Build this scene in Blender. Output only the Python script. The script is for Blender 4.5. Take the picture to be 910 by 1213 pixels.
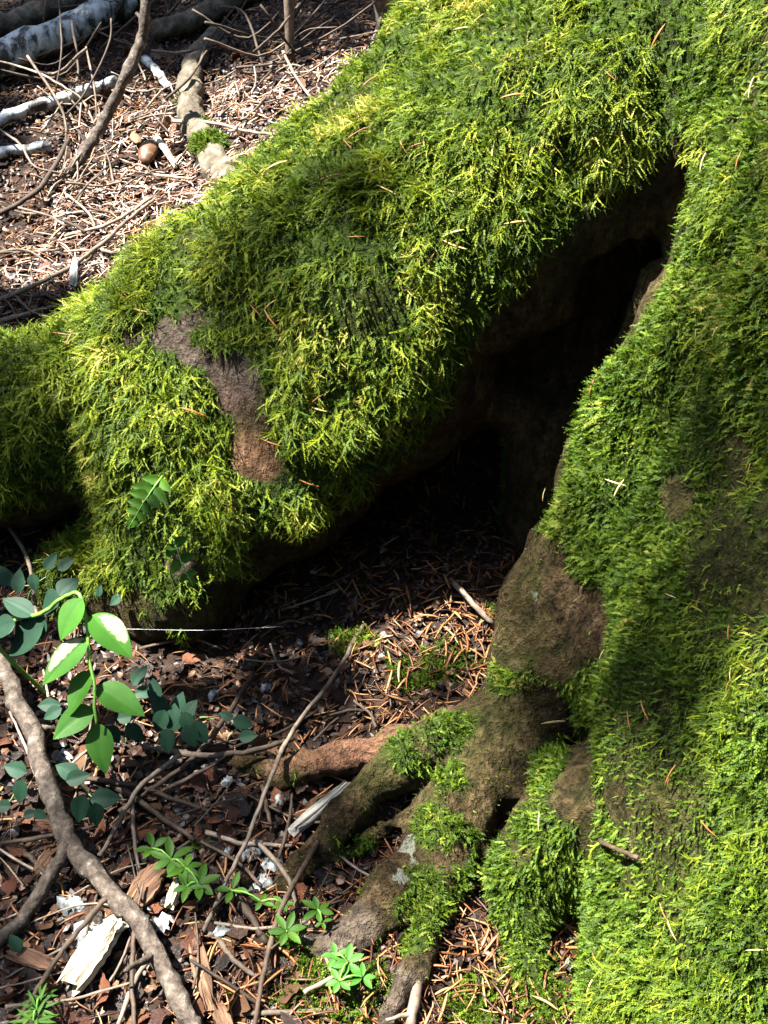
import bpy, math, random
import numpy as np
from mathutils import Vector, Matrix, Euler
from mathutils.bvhtree import BVHTree

for o in list(bpy.data.objects): bpy.data.objects.remove(o)
scene = bpy.context.scene
C = scene.collection
random.seed(7)
rng = np.random.default_rng(7)

# ------------------------------------------------------------------ camera, sky, sun, exposure
CAM = np.array((0.0, 0.0, 0.70))
PITCH = math.radians(38.0)
cam_d = bpy.data.cameras.new('camera')
cam = bpy.data.objects.new('camera', cam_d); C.objects.link(cam)
cam.location = CAM; cam.rotation_euler = (math.pi/2 - PITCH, 0, 0)
cam_d.sensor_fit = 'VERTICAL'; cam_d.angle = math.radians(48.0)
cam_d.clip_start = 0.02; cam_d.clip_end = 200
scene.camera = cam

SUN = Vector((-0.42, 0.06, 0.90)).normalized()        # towards the sun
world = bpy.data.worlds.new('World'); scene.world = world; world.use_nodes = True
wn = world.node_tree.nodes; wl = world.node_tree.links
sky = wn.new('ShaderNodeTexSky'); sky.sky_type = 'NISHITA'; sky.sun_disc = False
sky.sun_elevation = math.asin(SUN.z); sky.sun_rotation = math.atan2(SUN.x, SUN.y)
wl.new(sky.outputs[0], wn['Background'].inputs[0]); wn['Background'].inputs[1].default_value = 0.05
sun_d = bpy.data.lights.new('sun', 'SUN'); sun_d.energy = 5.0; sun_d.angle = math.radians(0.5)
sun_d.color = (1.0, 0.95, 0.86)
sun = bpy.data.objects.new('sun', sun_d); C.objects.link(sun); sun.location = (-2, -1.5, 4)
sun.rotation_euler = SUN.to_track_quat('Z', 'Y').to_euler()
scene.view_settings.view_transform = 'Standard'; scene.view_settings.look = 'None'
scene.view_settings.gamma = 1.0; scene.view_settings.exposure = 3.25

# ------------------------------------------------------------------ helpers: places
FPX = 606.5 / math.tan(math.radians(24.0))
FW = np.array((0, math.cos(PITCH), -math.sin(PITCH))); UP = np.array((0, math.sin(PITCH), math.cos(PITCH)))
def ray(px, py):
    return FW + np.array((1.0, 0, 0))*(px-455)/FPX + UP*(606.5-py)/FPX
def P(px, py, d):                                       # a point in the place, d metres out
    return CAM + ray(px, py)*d
def sstep(a, b, x):
    t = np.clip((x-a)/(b-a), 0, 1); return t*t*(3-2*t)
_lat = np.random.default_rng(3).random((64, 64, 64)).astype(np.float32)
def vnoise(x, y, z):
    xi = np.floor(x).astype(int); yi = np.floor(y).astype(int); zi = np.floor(z).astype(int)
    fx = x-xi; fy = y-yi; fz = z-zi
    fx = fx*fx*(3-2*fx); fy = fy*fy*(3-2*fy); fz = fz*fz*(3-2*fz)
    r = 0
    for a in (0, 1):
        for b in (0, 1):
            for c in (0, 1):
                w = (fx if a else 1-fx)*(fy if b else 1-fy)*(fz if c else 1-fz)
                r = r + w*_lat[(xi+a) & 63, (yi+b) & 63, (zi+c) & 63]
    return r*2-1
def gh(x, y):                                           # height of the forest floor
    x = np.asarray(x, float); y = np.asarray(y, float)
    yb = 0.93 + 0.05*sstep(-0.1, -0.5, x)
    z = sstep(yb-0.05, yb+0.09, y)*(0.10+0.10*sstep(-0.35, 0.15, x))
    z = z + 0.10*np.clip(y-1.0, 0, 5)
    z = z + 0.035*np.exp(-(((x-0.08)/0.10)**2+((y-0.76)/0.10)**2))
    z = z + 0.012*vnoise(x*7+5, y*7+5, x*0+3.3) + 0.006*vnoise(x*22, y*22, x*0+8.1)
    return z
def G(px, py, h=0.0):                                   # where a sight line meets the floor (h above it)
    r = ray(px, py); t = 0.3
    for _ in range(600):
        p = CAM + r*t
        if p[2] < float(gh(p[0], p[1])) + h: break
        t += 0.006
    lo = t-0.006
    for _ in range(8):
        m = (lo+t)/2; p = CAM+r*m
        if p[2] < float(gh(p[0], p[1])) + h: t = m
        else: lo = m
    return CAM + r*t

# ------------------------------------------------------------------ helpers: objects
def tag(o, label=None, cat=None, group=None, kind=None):
    if label: o['label'] = label
    if cat: o['category'] = cat
    if group: o['group'] = group
    if kind: o['kind'] = kind
    return o
def mesh_from(name, verts, faces, mats, smooth=True):
    me = bpy.data.meshes.new(name)
    me.from_pydata([tuple(v) for v in verts], [], [tuple(int(i) for i in f) for f in faces])
    for m in (mats if isinstance(mats, (list, tuple)) else [mats]): me.materials.append(m)
    if smooth: me.polygons.foreach_set('use_smooth', [True]*len(me.polygons))
    me.update()
    return me
def obj(name, me, parent=None, loc=None):
    o = bpy.data.objects.new(name, me); C.objects.link(o)
    if parent: o.parent = parent
    if loc is not None: o.location = loc
    return o
def empty(name, loc):
    o = bpy.data.objects.new(name, None); C.objects.link(o); o.location = tuple(loc); o.empty_display_size = 0.02
    return o

# ------------------------------------------------------------------ materials
def new_mat(name):
    m = bpy.data.materials.new(name); m.use_nodes = True
    nt = m.node_tree; b = nt.nodes['Principled BSDF']
    return m, nt, b
def nnode(nt, kind, **kw):
    n = nt.nodes.new(kind)
    for k, v in kw.items(): setattr(n, k, v)
    return n
def ramp(nt, stops):
    r = nt.nodes.new('ShaderNodeValToRGB'); el = r.color_ramp.elements
    while len(el) < len(stops): el.new(0.5)
    for e, (p, c) in zip(el, stops): e.position = p; e.color = (c[0], c[1], c[2], 1)
    return r
def noise_tex(nt, scale, detail=4, rough=0.6, vec=None, stretch=None):
    n = nt.nodes.new('ShaderNodeTexNoise'); n.inputs['Scale'].default_value = scale
    n.inputs['Detail'].default_value = detail; n.inputs['Roughness'].default_value = rough
    if vec is not None:
        if stretch:
            mp = nt.nodes.new('ShaderNodeMapping'); mp.inputs['Scale'].default_value = stretch
            nt.links.new(vec, mp.inputs['Vector']); vec = mp.outputs[0]
        nt.links.new(vec, n.inputs['Vector'])
    return n
def bump(nt, b, height, strength=0.5, dist=0.004):
    bp = nt.nodes.new('ShaderNodeBump'); bp.inputs['Strength'].default_value = strength
    bp.inputs['Distance'].default_value = dist
    nt.links.new(height, bp.inputs['Height']); nt.links.new(bp.outputs[0], b.inputs['Normal'])
def simple_mat(name, stops, scale=60, rough=0.7, bumpd=0.002, stretch=None, rand=0.0, transl=0.0, spec=0.3):
    """noise ramp with fine relief; rand mixes in a value per object, transl adds light through thin leaves"""
    m, nt, b = new_mat(name); L = nt.links
    tc = nnode(nt, 'ShaderNodeTexCoord')
    n = noise_tex(nt, scale, 5, 0.65, tc.outputs['Object'], stretch)
    r = ramp(nt, stops)
    if rand:
        oi = nnode(nt, 'ShaderNodeObjectInfo')
        mr = nnode(nt, 'ShaderNodeMapRange'); mr.inputs['To Min'].default_value = -rand; mr.inputs['To Max'].default_value = rand
        L.new(oi.outputs['Random'], mr.inputs['Value'])
        ad = nnode(nt, 'ShaderNodeMath', operation='ADD'); L.new(n.outputs[0], ad.inputs[0]); L.new(mr.outputs[0], ad.inputs[1])
        L.new(ad.outputs[0], r.inputs[0])
    else: L.new(n.outputs[0], r.inputs[0])
    L.new(r.outputs[0], b.inputs['Base Color'])
    b.inputs['Roughness'].default_value = rough; b.inputs['Specular IOR Level'].default_value = spec
    if bumpd: bump(nt, b, n.outputs[0], 0.8, bumpd)
    if transl:
        t = nnode(nt, 'ShaderNodeBsdfTranslucent'); mx = nnode(nt, 'ShaderNodeMixShader'); mx.inputs[0].default_value = transl
        L.new(r.outputs[0], t.inputs[0]); L.new(b.outputs[0], mx.inputs[1]); L.new(t.outputs[0], mx.inputs[2])
        L.new(mx.outputs[0], nt.nodes['Material Output'].inputs[0])
    return m

def moss_mat(name, dark, mid, light, tip):
    m, nt, b = new_mat(name); L = nt.links
    oi = nnode(nt, 'ShaderNodeObjectInfo'); ge = nnode(nt, 'ShaderNodeNewGeometry')
    n = noise_tex(nt, 14, 3, 0.6, ge.outputs['Position'])
    ma = nnode(nt, 'ShaderNodeMath', operation='MULTIPLY_ADD'); ma.inputs[1].default_value = 0.62; 
    L.new(oi.outputs['Random'], ma.inputs[0])
    sc = nnode(nt, 'ShaderNodeMath', operation='MULTIPLY_ADD'); sc.inputs[1].default_value = 1.1; sc.inputs[2].default_value = -0.33
    L.new(n.outputs[0], sc.inputs[0]); L.new(sc.outputs[0], ma.inputs[2])
    r = ramp(nt, [(0.0, dark), (0.42, mid), (0.8, light), (0.97, tip)])
    L.new(ma.outputs[0], r.inputs[0]); L.new(r.outputs[0], b.inputs['Base Color'])
    b.inputs['Roughness'].default_value = 0.6; b.inputs['Specular IOR Level'].default_value = 0.2
    t = nnode(nt, 'ShaderNodeBsdfTranslucent'); mx = nnode(nt, 'ShaderNodeMixShader'); mx.inputs[0].default_value = 0.38
    L.new(r.outputs[0], t.inputs[0]); L.new(b.outputs[0], mx.inputs[1]); L.new(t.outputs[0], mx.inputs[2])
    L.new(mx.outputs[0], nt.nodes['Material Output'].inputs[0])
    return m

M = {}
M['moss_long'] = moss_mat('feather_moss', (.014, .026, .003), (.056, .098, .005), (.19, .235, .012), (.42, .37, .09))
M['moss_short'] = moss_mat('cushion_moss', (.013, .026, .003), (.040, .080, .005), (.11, .165, .010), (.24, .22, .05))
M['twig_grey'] = simple_mat('grey_twig_bark', [(.3, (.022, .015, .010)), (.5, (.058, .043, .031)), (.7, (.12, .095, .072))], 90, .8, .0012, rand=.12)
M['twig_brown'] = simple_mat('brown_twig_bark', [(.3, (.011, .007, .004)), (.55, (.034, .021, .013)), (.75, (.08, .054, .034))], 90, .75, .0012, rand=.12)
M['twig_pale'] = simple_mat('pale_dry_twig', [(.3, (.06, .042, .03)), (.55, (.13, .10, .075)), (.75, (.25, .21, .165))], 80, .7, .0008, rand=.1)
M['branch'] = simple_mat('branch_bark', [(.34, (.010, .007, .005)), (.46, (.030, .022, .016)), (.56, (.052, .040, .031)), (.64, (.078, .064, .052)), (.72, (.18, .18, .155))], 130, .85, .004, rand=.02)
M['birch'] = simple_mat('birch_bark', [(.42, (.02, .018, .016)), (.48, (.16, .17, .17)), (.58, (.36, .38, .37)), (.8, (.50, .51, .50))], 34, .6, .003, stretch=(2.0, 1.0, 1.0))
M['log'] = simple_mat('log_bark', [(.3, (.02, .016, .010)), (.5, (.065, .052, .034)), (.7, (.15, .13, .095))], 70, .85, .006)
M['leaf_chestnut'] = simple_mat('chestnut_dead_leaf', [(.25, (.014, .004, .002)), (.5, (.062, .018, .007)), (.8, (.15, .055, .022))], 140, .38, .0012, rand=.22, transl=.12, spec=.5)
M['leaf_tan'] = simple_mat('tan_dead_leaf', [(.25, (.03, .012, .005)), (.5, (.085, .042, .02)), (.8, (.18, .105, .058))], 140, .5, .0012, rand=.18, transl=.12)
M['leaf_dark'] = simple_mat('dark_dead_leaf', [(.25, (.005, .003, .002)), (.5, (.015, .007, .004)), (.8, (.045, .022, .012))], 140, .32, .0012, rand=.2, spec=.6)
M['needle'] = simple_mat('fallen_needle', [(.15, (.016, .006, .003)), (.45, (.085, .030, .010)), (.65, (.17, .068, .022)), (.9, (.30, .165, .07))], 30, .5, 0, rand=.42, transl=.1)
M['needle_sun_tint'] = simple_mat('sun_tinted_dry_needle', [(.05, (.05, .02, .010)), (.35, (.20, .09, .05)), (.6, (.42, .25, .16)), (.9, (.62, .48, .38))], 30, .5, 0, rand=.48, transl=.1)  # dry needles, paled further so the colour carries the sun's glare
M['needle_pale'] = simple_mat('pale_needle', [(.3, (.28, .18, .06)), (.6, (.40, .30, .12)), (.8, (.5, .42, .22))], 30, .5, 0, rand=.2)
M['needle_orange'] = simple_mat('orange_needle', [(.3, (.10, .035, .010)), (.6, (.20, .08, .022)), (.8, (.30, .15, .05))], 30, .5, 0, rand=.2)
M['crumb'] = simple_mat('leaf_crumb', [(.1, (.005, .003, .002)), (.5, (.016, .007, .004)), (.8, (.045, .019, .008)), (1, (.14, .075, .04))], 40, .5, 0, rand=.45)
M['white_wood'] = simple_mat('white_bare_wood', [(.36, (.08, .06, .03)), (.44, (.25, .21, .135)), (.6, (.36, .33, .24))], 90, .7, .006, stretch=(.25, 2, 2))
M['grey_wood'] = simple_mat('grey_bare_wood', [(.36, (.05, .045, .04)), (.5, (.16, .155, .135)), (.65, (.28, .275, .25))], 90, .75, .003, stretch=(.25, 2, 2))
M['lichen_bits'] = simple_mat('grey_white_lichen', [(.38, (.03, .032, .032)), (.5, (.11, .12, .122)), (.62, (.25, .27, .28))], 90, .8, .002)
M['rot_wood'] = simple_mat('rotten_wood', [(.35, (.018, .008, .004)), (.5, (.062, .030, .015)), (.65, (.14, .078, .042))], 90, .8, .004, stretch=(.3, 2, 2))
M['leaf_green'] = simple_mat('fresh_green_leaf', [(.3, (.024, .088, .009)), (.6, (.036, .120, .013)), (.8, (.055, .15, .022))], 35, .55, .0006, transl=.38, rand=.03, spec=.18)
M['leaf_blue'] = simple_mat('dull_blue_green_leaf', [(.3, (.006, .022, .012)), (.6, (.011, .036, .020)), (.8, (.02, .052, .029))], 35, .6, .0006, transl=.25, rand=.12, spec=.15)
M['leaf_whorl'] = simple_mat('bright_small_leaf', [(.3, (.018, .055, .004)), (.6, (.032, .085, .006)), (.8, (.055, .12, .011))], 60, .55, .0004, transl=.35, rand=.12, spec=.15)
M['stem_green'] = simple_mat('green_stem', [(.3, (.06, .16, .02)), (.7, (.11, .24, .04))], 60, .45, .0003, transl=.1)
M['stem_dull'] = simple_mat('dull_stem', [(.3, (.05, .10, .03)), (.7, (.10, .15, .05))], 60, .5, .0003)
M['silk'] = simple_mat('spider_silk', [(.3, (.6, .6, .6)), (.7, (.8, .8, .8))], 60, .3, 0)
M['conifer'] = simple_mat('conifer_spray', [(.3, (.03, .07, .02)), (.7, (.06, .12, .03))], 30, .5, 0, transl=.15)

# leaf with a bleached dead blotch
def blotch_mat():
    m, nt, b = new_mat('green_leaf_with_bleached_blotch'); L = nt.links
    tc = nnode(nt, 'ShaderNodeTexCoord'); n = noise_tex(nt, 35, 4, .6, tc.outputs['Object'])
    r = ramp(nt, [(.3, (.024, .088, .009)), (.6, (.036, .120, .013)), (.8, (.055, .15, .022))]); L.new(n.outputs[0], r.inputs[0])
    r2 = ramp(nt, [(.3, (.20, .155, .095)), (.5, (.26, .23, .16)), (.7, (.34, .31, .23))]); n2 = noise_tex(nt, 260, 4, .7, tc.outputs['Object']); L.new(n2.outputs[0], r2.inputs[0])
    at = nnode(nt, 'ShaderNodeAttribute', attribute_name='blotch')
    ad = nnode(nt, 'ShaderNodeMath', operation='ADD'); mu = nnode(nt, 'ShaderNodeMath', operation='MULTIPLY_ADD'); mu.inputs[1].default_value = .5; mu.inputs[2].default_value = -.25
    L.new(n2.outputs[0], mu.inputs[0]); L.new(at.outputs['Fac'], ad.inputs[0]); L.new(mu.outputs[0], ad.inputs[1])
    st = nnode(nt, 'ShaderNodeMapRange'); st.inputs['From Min'].default_value = .42; st.inputs['From Max'].default_value = .54
    L.new(ad.outputs[0], st.inputs['Value'])
    mix = nnode(nt, 'ShaderNodeMix', data_type='RGBA'); L.new(st.outputs[0], mix.inputs[0]); L.new(r.outputs[0], mix.inputs[6]); L.new(r2.outputs[0], mix.inputs[7])
    L.new(mix.outputs[2], b.inputs['Base Color']); b.inputs['Roughness'].default_value = .6; b.inputs['Specular IOR Level'].default_value = .15
    t = nnode(nt, 'ShaderNodeBsdfTranslucent'); mx = nnode(nt, 'ShaderNodeMixShader'); mx.inputs[0].default_value = .35
    L.new(mix.outputs[2], t.inputs[0]); L.new(b.outputs[0], mx.inputs[1]); L.new(t.outputs[0], mx.inputs[2])
    L.new(mx.outputs[0], nt.nodes['Material Output'].inputs[0])
    return m
M['leaf_blotch'] = blotch_mat()

# wood of the tree: bark, moss-stained where the moss attribute says so
def tree_mat():
    m, nt, b = new_mat('mossy_bark'); L = nt.links
    ge = nnode(nt, 'ShaderNodeNewGeometry'); pos = ge.outputs['Position']
    n1 = noise_tex(nt, 18, 6, .65, pos); n2 = noise_tex(nt, 120, 5, .7, pos); n3 = noise_tex(nt, 9, 3, .6, pos)
    bark = ramp(nt, [(.38, (.006, .004, .002)), (.47, (.026, .016, .007)), (.55, (.050, .032, .015)), (.66, (.105, .075, .045))])
    mixn = nnode(nt, 'ShaderNodeMath', operation='MULTIPLY_ADD'); mixn.inputs[1].default_value = .45; 
    h1 = nnode(nt, 'ShaderNodeMath', operation='MULTIPLY'); h1.inputs[1].default_value = .55; nf = noise_tex(nt, 40, 5, .7, pos, (1.6, 1.6, .35)); L.new(nf.outputs[0], h1.inputs[0])
    L.new(n2.outputs[0], mixn.inputs[0]); L.new(h1.outputs[0], mixn.inputs[2]); L.new(mixn.outputs[0], bark.inputs[0])
    # fine dark pits and pale flecks
    n4 = noise_tex(nt, 260, 4, .6, pos, (1, 1, .35)); pit = nnode(nt, 'ShaderNodeMapRange'); pit.inputs['From Min'].default_value = .36; pit.inputs['From Max'].default_value = .46; pit.inputs['To Min'].default_value = .55
    L.new(n4.outputs[0], pit.inputs['Value'])
    mP = nnode(nt, 'ShaderNodeMix', data_type='RGBA', blend_type='MULTIPLY'); mP.inputs[0].default_value = 1; L.new(bark.outputs[0], mP.inputs[6]); L.new(pit.outputs[0], mP.inputs[7])
    hb = nnode(nt, 'ShaderNodeMath', operation='MULTIPLY_ADD'); hb.inputs[1].default_value = .22; L.new(pit.outputs[0], hb.inputs[0]); L.new(mixn.outputs[0], hb.inputs[2])
    # algae film
    alg = nnode(nt, 'ShaderNodeMapRange'); alg.inputs['From Min'].default_value = .42; alg.inputs['From Max'].default_value = .68; alg.inputs['To Max'].default_value = .28
    L.new(n3.outputs[0], alg.inputs['Value'])
    mA = nnode(nt, 'ShaderNodeMix', data_type='RGBA'); L.new(alg.outputs[0], mA.inputs[0]); L.new(mP.outputs[2], mA.inputs[6]); mA.inputs[7].default_value = (.034, .055, .008, 1)
    # reddish bare bark
    ar = nnode(nt, 'ShaderNodeAttribute', attribute_name='red')
    mR = nnode(nt, 'ShaderNodeMix', data_type='RGBA'); L.new(ar.outputs['Fac'], mR.inputs[0]); L.new(mA.outputs[2], mR.inputs[6])
    rr = ramp(nt, [(.35, (.07, .035, .022)), (.55, (.20, .095, .06)), (.7, (.34, .20, .14))]); L.new(mixn.outputs[0], rr.inputs[0]); L.new(rr.outputs[0], mR.inputs[7])
    # dry grey-lilac bare patch
    ag = nnode(nt, 'ShaderNodeAttribute', attribute_name='grey')
    mG = nnode(nt, 'ShaderNodeMix', data_type='RGBA'); gm_ = nnode(nt, 'ShaderNodeMath', operation='MULTIPLY'); gm_.inputs[1].default_value = .65; L.new(ag.outputs['Fac'], gm_.inputs[0]); L.new(gm_.outputs[0], mG.inputs[0]); L.new(mR.outputs[2], mG.inputs[6])
    rg = ramp(nt, [(.35, (.022, .016, .012)), (.5, (.062, .047, .039)), (.66, (.12, .10, .088))]); L.new(mixn.outputs[0], rg.inputs[0]); L.new(rg.outputs[0], mG.inputs[7])
    # crustose lichen
    al = nnode(nt, 'ShaderNodeAttribute', attribute_name='lichen')
    la = nnode(nt, 'ShaderNodeMath', operation='ADD'); lb = nnode(nt, 'ShaderNodeMath', operation='MULTIPLY_ADD'); lb.inputs[1].default_value = 2.4; lb.inputs[2].default_value = -1.25
    L.new(n2.outputs[0], lb.inputs[0]); L.new(al.outputs['Fac'], la.inputs[0]); L.new(lb.outputs[0], la.inputs[1])
    lm = nnode(nt, 'ShaderNodeMapRange'); lm.inputs['From Min'].default_value = .55; lm.inputs['From Max'].default_value = .75; L.new(la.outputs[0], lm.inputs['Value'])
    mL = nnode(nt, 'ShaderNodeMix', data_type='RGBA'); L.new(lm.outputs[0], mL.inputs[0]); L.new(mG.outputs[2], mL.inputs[6]); mL.inputs[7].default_value = (.11, .115, .09, 1)
    # moss film under the tufts
    am = nnode(nt, 'ShaderNodeAttribute', attribute_name='moss')
    mm = nnode(nt, 'ShaderNodeMix', data_type='RGBA'); L.new(am.outputs['Fac'], mm.inputs[0]); L.new(mL.outputs[2], mm.inputs[6])
    rm = ramp(nt, [(.35, (.012, .016, .004)), (.55, (.028, .048, .006)), (.75, (.06, .085, .012))]); L.new(n2.outputs[0], rm.inputs[0]); L.new(rm.outputs[0], mm.inputs[7])
    L.new(mm.outputs[2], b.inputs['Base Color']); b.inputs['Roughness'].default_value = .9; b.inputs['Specular IOR Level'].default_value = .1
    bump(nt, b, hb.outputs[0], 1.0, .022)
    return m
M['tree'] = tree_mat()

def ground_mat():
    m, nt, b = new_mat('forest_soil'); L = nt.links
    ge = nnode(nt, 'ShaderNodeNewGeometry'); n1 = noise_tex(nt, 60, 6, .7, ge.outputs['Position']); n2 = noise_tex(nt, 6, 3, .5, ge.outputs['Position'])
    r = ramp(nt, [(.3, (.005, .003, .002)), (.5, (.015, .008, .005)), (.72, (.04, .02, .011))]); L.new(n1.outputs[0], r.inputs[0])
    L.new(r.outputs[0], b.inputs['Base Color']); b.inputs['Roughness'].default_value = .9; b.inputs['Specular IOR Level'].default_value = .2
    bump(nt, b, n1.outputs[0], 1.0, .01)
    return m
M['soil'] = ground_mat()

# ------------------------------------------------------------------ the tree: blended wood, meshed from a distance field
H = 0.006
ORG = np.array((-0.62, 0.12, -0.09)); DIM = (246, 182, 146)
gx = ORG[0]+H*np.arange(DIM[0]); gy = ORG[1]+H*np.arange(DIM[1]); gz = ORG[2]+H*np.arange(DIM[2])

groups = {}     # name -> list of (a, ra, b, rb, blend)
def chain(name, pts, k):
    for (a, ra), (b, rb) in zip(pts[:-1], pts[1:]):
        groups.setdefault(name, []).append((np.array(a, float), ra, np.array(b, float), rb, k))
chain('trunk', [((.50, .80, -.1), .40), ((.50, .80, .10), .375), ((.545, .80, .32), .345), ((.62, .80, .55), .33), ((.64, .80, .9), .33)], .05)
chain('trunk', [((.43, .66, .40), .20), ((.36, .50, .12), .20), ((.31, .36, -.03), .19)], .08)
arch = [(P(-150, 585, 1.10), .065), (P(25, 514, 1.05), .072), (P(225, 468, 1.03), .098), (P(352, 394, 1.0), .112), (P(470, 322, .97), .112),
        (P(590, 228, .93), .098), (P(690, 165, .89), .086), (P(800, 100, .87), .085), (np.array((.42, .80, .50)), .15)]
chain('big_root', [(P(440, 268, 1.03), .095), (P(578, 142, 1.03), .102), (P(700, 45, 1.01), .118), (P(860, -50, .97), .15)], .06)
chain('big_root', arch, .05)
chain('big_root', [(P(210, 610, 1.02), .060), (P(330, 540, 1.0), .078), (P(450, 440, .985), .080), (P(560, 390, .985), .070), (P(660, 330, .99), .07)], .04)
chain('big_root', [(P(235, 560, 1.0), .07), (P(215, 690, 1.01), .042), (P(90, 690, 1.03), .035)], .04)
r1 = [(P(695, 690, .90), .050), (P(650, 785, .88), .040), (G(608, 880, .028), .034), (G(535, 980, .020), .026), (G(465, 1065, .012), .021), (G(385, 1140, -.004), .014)]
chain('foot_root', r1, .022)
chain('fork_root', [(G(565, 985, .016), .015), (G(515, 1080, .012), .0135), (G(483, 1160, .007), .0115), (G(445, 1245, .000), .010)], .006)
chain('knee_root', [(G(600, 845, .035), .024), (G(525, 872, .034), .0185), (G(460, 922, .030), .0155), (G(402, 975, .020), .013), (G(358, 1030, .008), .0115), (G(320, 1072, -.004), .008)], .006)
chain('red_root', [(G(575, 835, .024), .013), (G(475, 882, .018), .0140), (G(400, 903, .014), .0130), (G(335, 912, .012), .0125), (G(285, 905, .000), .011)], .005)
chain('thin_root', [(G(505, 950, .016), .010), (G(440, 992, .010), .0085), (G(390, 1030, .000), .006)], .005)
chain('mossy_knob', [(P(700, 960, .78), .05), (G(630, 1035, .022), .030), (G(615, 1070, .012), .020), (G(625, 1150, .004), .012), (G(630, 1215, -.002), .009)], .015)
carves = [[(P(560, 650, .99), .075), (P(610, 600, .95), .060), (P(650, 480, .90), .050), (P(700, 390, .85), .042), (P(775, 290, .81), .026), (P(830, 212, .78), .011)],
          [(P(650, 420, .95), .05), (P(740, 310, .89), .040), (P(820, 220, .84), .016)],
          [(P(430, 720, 1.02), .055), (P(540, 640, .98), .065)]]
carve = [sg for c in carves for sg in zip(c[:-1], c[1:])]

def seg_sd(X, Y, Z, a, ra, b, rb):
    ab = b-a; L2 = float(ab@ab)
    t = np.clip(((X-a[0])*ab[0]+(Y-a[1])*ab[1]+(Z-a[2])*ab[2])/L2, 0, 1)
    return np.sqrt((X-a[0]-t*ab[0])**2+(Y-a[1]-t*ab[1])**2+(Z-a[2]-t*ab[2])**2) - (ra+(rb-ra)*t)
def smin(a, b, k):
    h = np.clip(.5+.5*(b-a)/k, 0, 1); return b*(1-h)+a*h-k*h*(1-h)
F = np.full(DIM, 1.0, np.float32)
for g, segs in groups.items():
    for a, ra, b, rb, k in segs:
        mg = max(ra, rb)+.07
        lo = np.maximum(((np.minimum(a, b)-mg-ORG)/H).astype(int), 0); hi = np.minimum(((np.maximum(a, b)+mg-ORG)/H).astype(int)+1, DIM)
        if (hi <= lo).any(): continue
        s = tuple(slice(l, h) for l, h in zip(lo, hi))
        X = gx[s[0]][:, None, None]; Y = gy[s[1]][None, :, None]; Z = gz[s[2]][None, None, :]
        F[s] = smin(F[s], seg_sd(X, Y, Z, a, ra, b, rb), k)
for (a, ra), (b, rb) in carve:
    a = np.array(a); b = np.array(b); mg = max(ra, rb)+.06
    lo = np.maximum(((np.minimum(a, b)-mg-ORG)/H).astype(int), 0); hi = np.minimum(((np.maximum(a, b)+mg-ORG)/H).astype(int)+1, DIM)
    s = tuple(slice(l, h) for l, h in zip(lo, hi))
    c = seg_sd(gx[s[0]][:, None, None], gy[s[1]][None, :, None], gz[s[2]][None, None, :], a, ra, b, rb)
    F[s] = -smin(-F[s], c, .015)
post = [(P(775, 470, .80), .038, P(772, 590, .82), .044), (P(772, 590, .82), .044, P(722, 745, .875), .070)]      # the trunk edge right of the hollow
for a, ra, b, rb in post:
    mg = max(ra, rb)+.07
    lo = np.maximum(((np.minimum(a, b)-mg-ORG)/H).astype(int), 0); hi = np.minimum(((np.maximum(a, b)+mg-ORG)/H).astype(int)+1, DIM)
    s = tuple(slice(l, h) for l, h in zip(lo, hi))
    F[s] = smin(F[s], seg_sd(gx[s[0]][:, None, None], gy[s[1]][None, :, None], gz[s[2]][None, None, :], a, ra, b, rb), .03)
    groups['trunk'].append((a, ra, b, rb, .03))
band = np.nonzero(np.abs(F) < .05)
bx_, by_, bz_ = gx[band[0]], gy[band[1]], gz[band[2]]
zs = np.clip((bx_*0+1), 0, 1)
big = sstep(.0, .25, bz_) * .6 + .4
F[band] += ((.010*vnoise(bx_*9, by_*9, bz_*7+4) + .008*vnoise(bx_*24+9, by_*24, bz_*18))*big + .0045*vnoise(bx_*48, by_*48, bz_*26) + .0032*vnoise(bx_*95, by_*95, bz_*42)).astype(np.float32)

def surface_nets(F):
    inside = F < 0
    cnt = sum(inside[a:DIM[0]-1+a, b:DIM[1]-1+b, c:DIM[2]-1+c].astype(np.int8) for a in (0, 1) for b in (0, 1) for c in (0, 1))
    act = np.argwhere((cnt > 0) & (cnt < 8))
    cor = [(a, b, c) for a in (0, 1) for b in (0, 1) for c in (0, 1)]
    vals = np.stack([F[act[:, 0]+a, act[:, 1]+b, act[:, 2]+c] for a, b, c in cor], 1)
    acc = np.zeros((len(act), 3)); n = np.zeros(len(act))
    for i in range(8):
        for j in range(i+1, 8):
            ci, cj = np.array(cor[i]), np.array(cor[j])
            if abs(ci-cj).sum() != 1: continue
            vi, vj = vals[:, i], vals[:, j]; cr = (vi < 0) != (vj < 0)
            t = np.where(cr, vi/np.where(cr, vi-vj, 1), 0)
            acc += cr[:, None]*(ci+t[:, None]*(cj-ci)); n += cr
    V = ORG + H*(act + acc/n[:, None])
    idx = -np.ones((DIM[0], DIM[1], DIM[2]), np.int64); idx[act[:, 0], act[:, 1], act[:, 2]] = np.arange(len(act))
    Q = []
    for ax in range(3):
        u, v = [(1, 2), (2, 0), (0, 1)][ax]
        sl0 = [slice(1, d-1) for d in DIM]; sl1 = [slice(1, d-1) for d in DIM]
        sl1[ax] = slice(2, DIM[ax])
        a = inside[tuple(sl0)]; b = inside[tuple(sl1)]
        e = np.argwhere(a != b)+1
        flip = inside[e[:, 0], e[:, 1], e[:, 2]]
        du = np.zeros(3, int); du[u] = 1; dv = np.zeros(3, int); dv[v] = 1
        q = np.stack([idx[tuple((e-du-dv).T)], idx[tuple((e-dv).T)], idx[tuple(e.T)], idx[tuple((e-du).T)]], 1)
        q[~flip] = q[~flip][:, ::-1]
        Q.append(q[(q >= 0).all(1)])
    return V, np.concatenate(Q)
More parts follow.
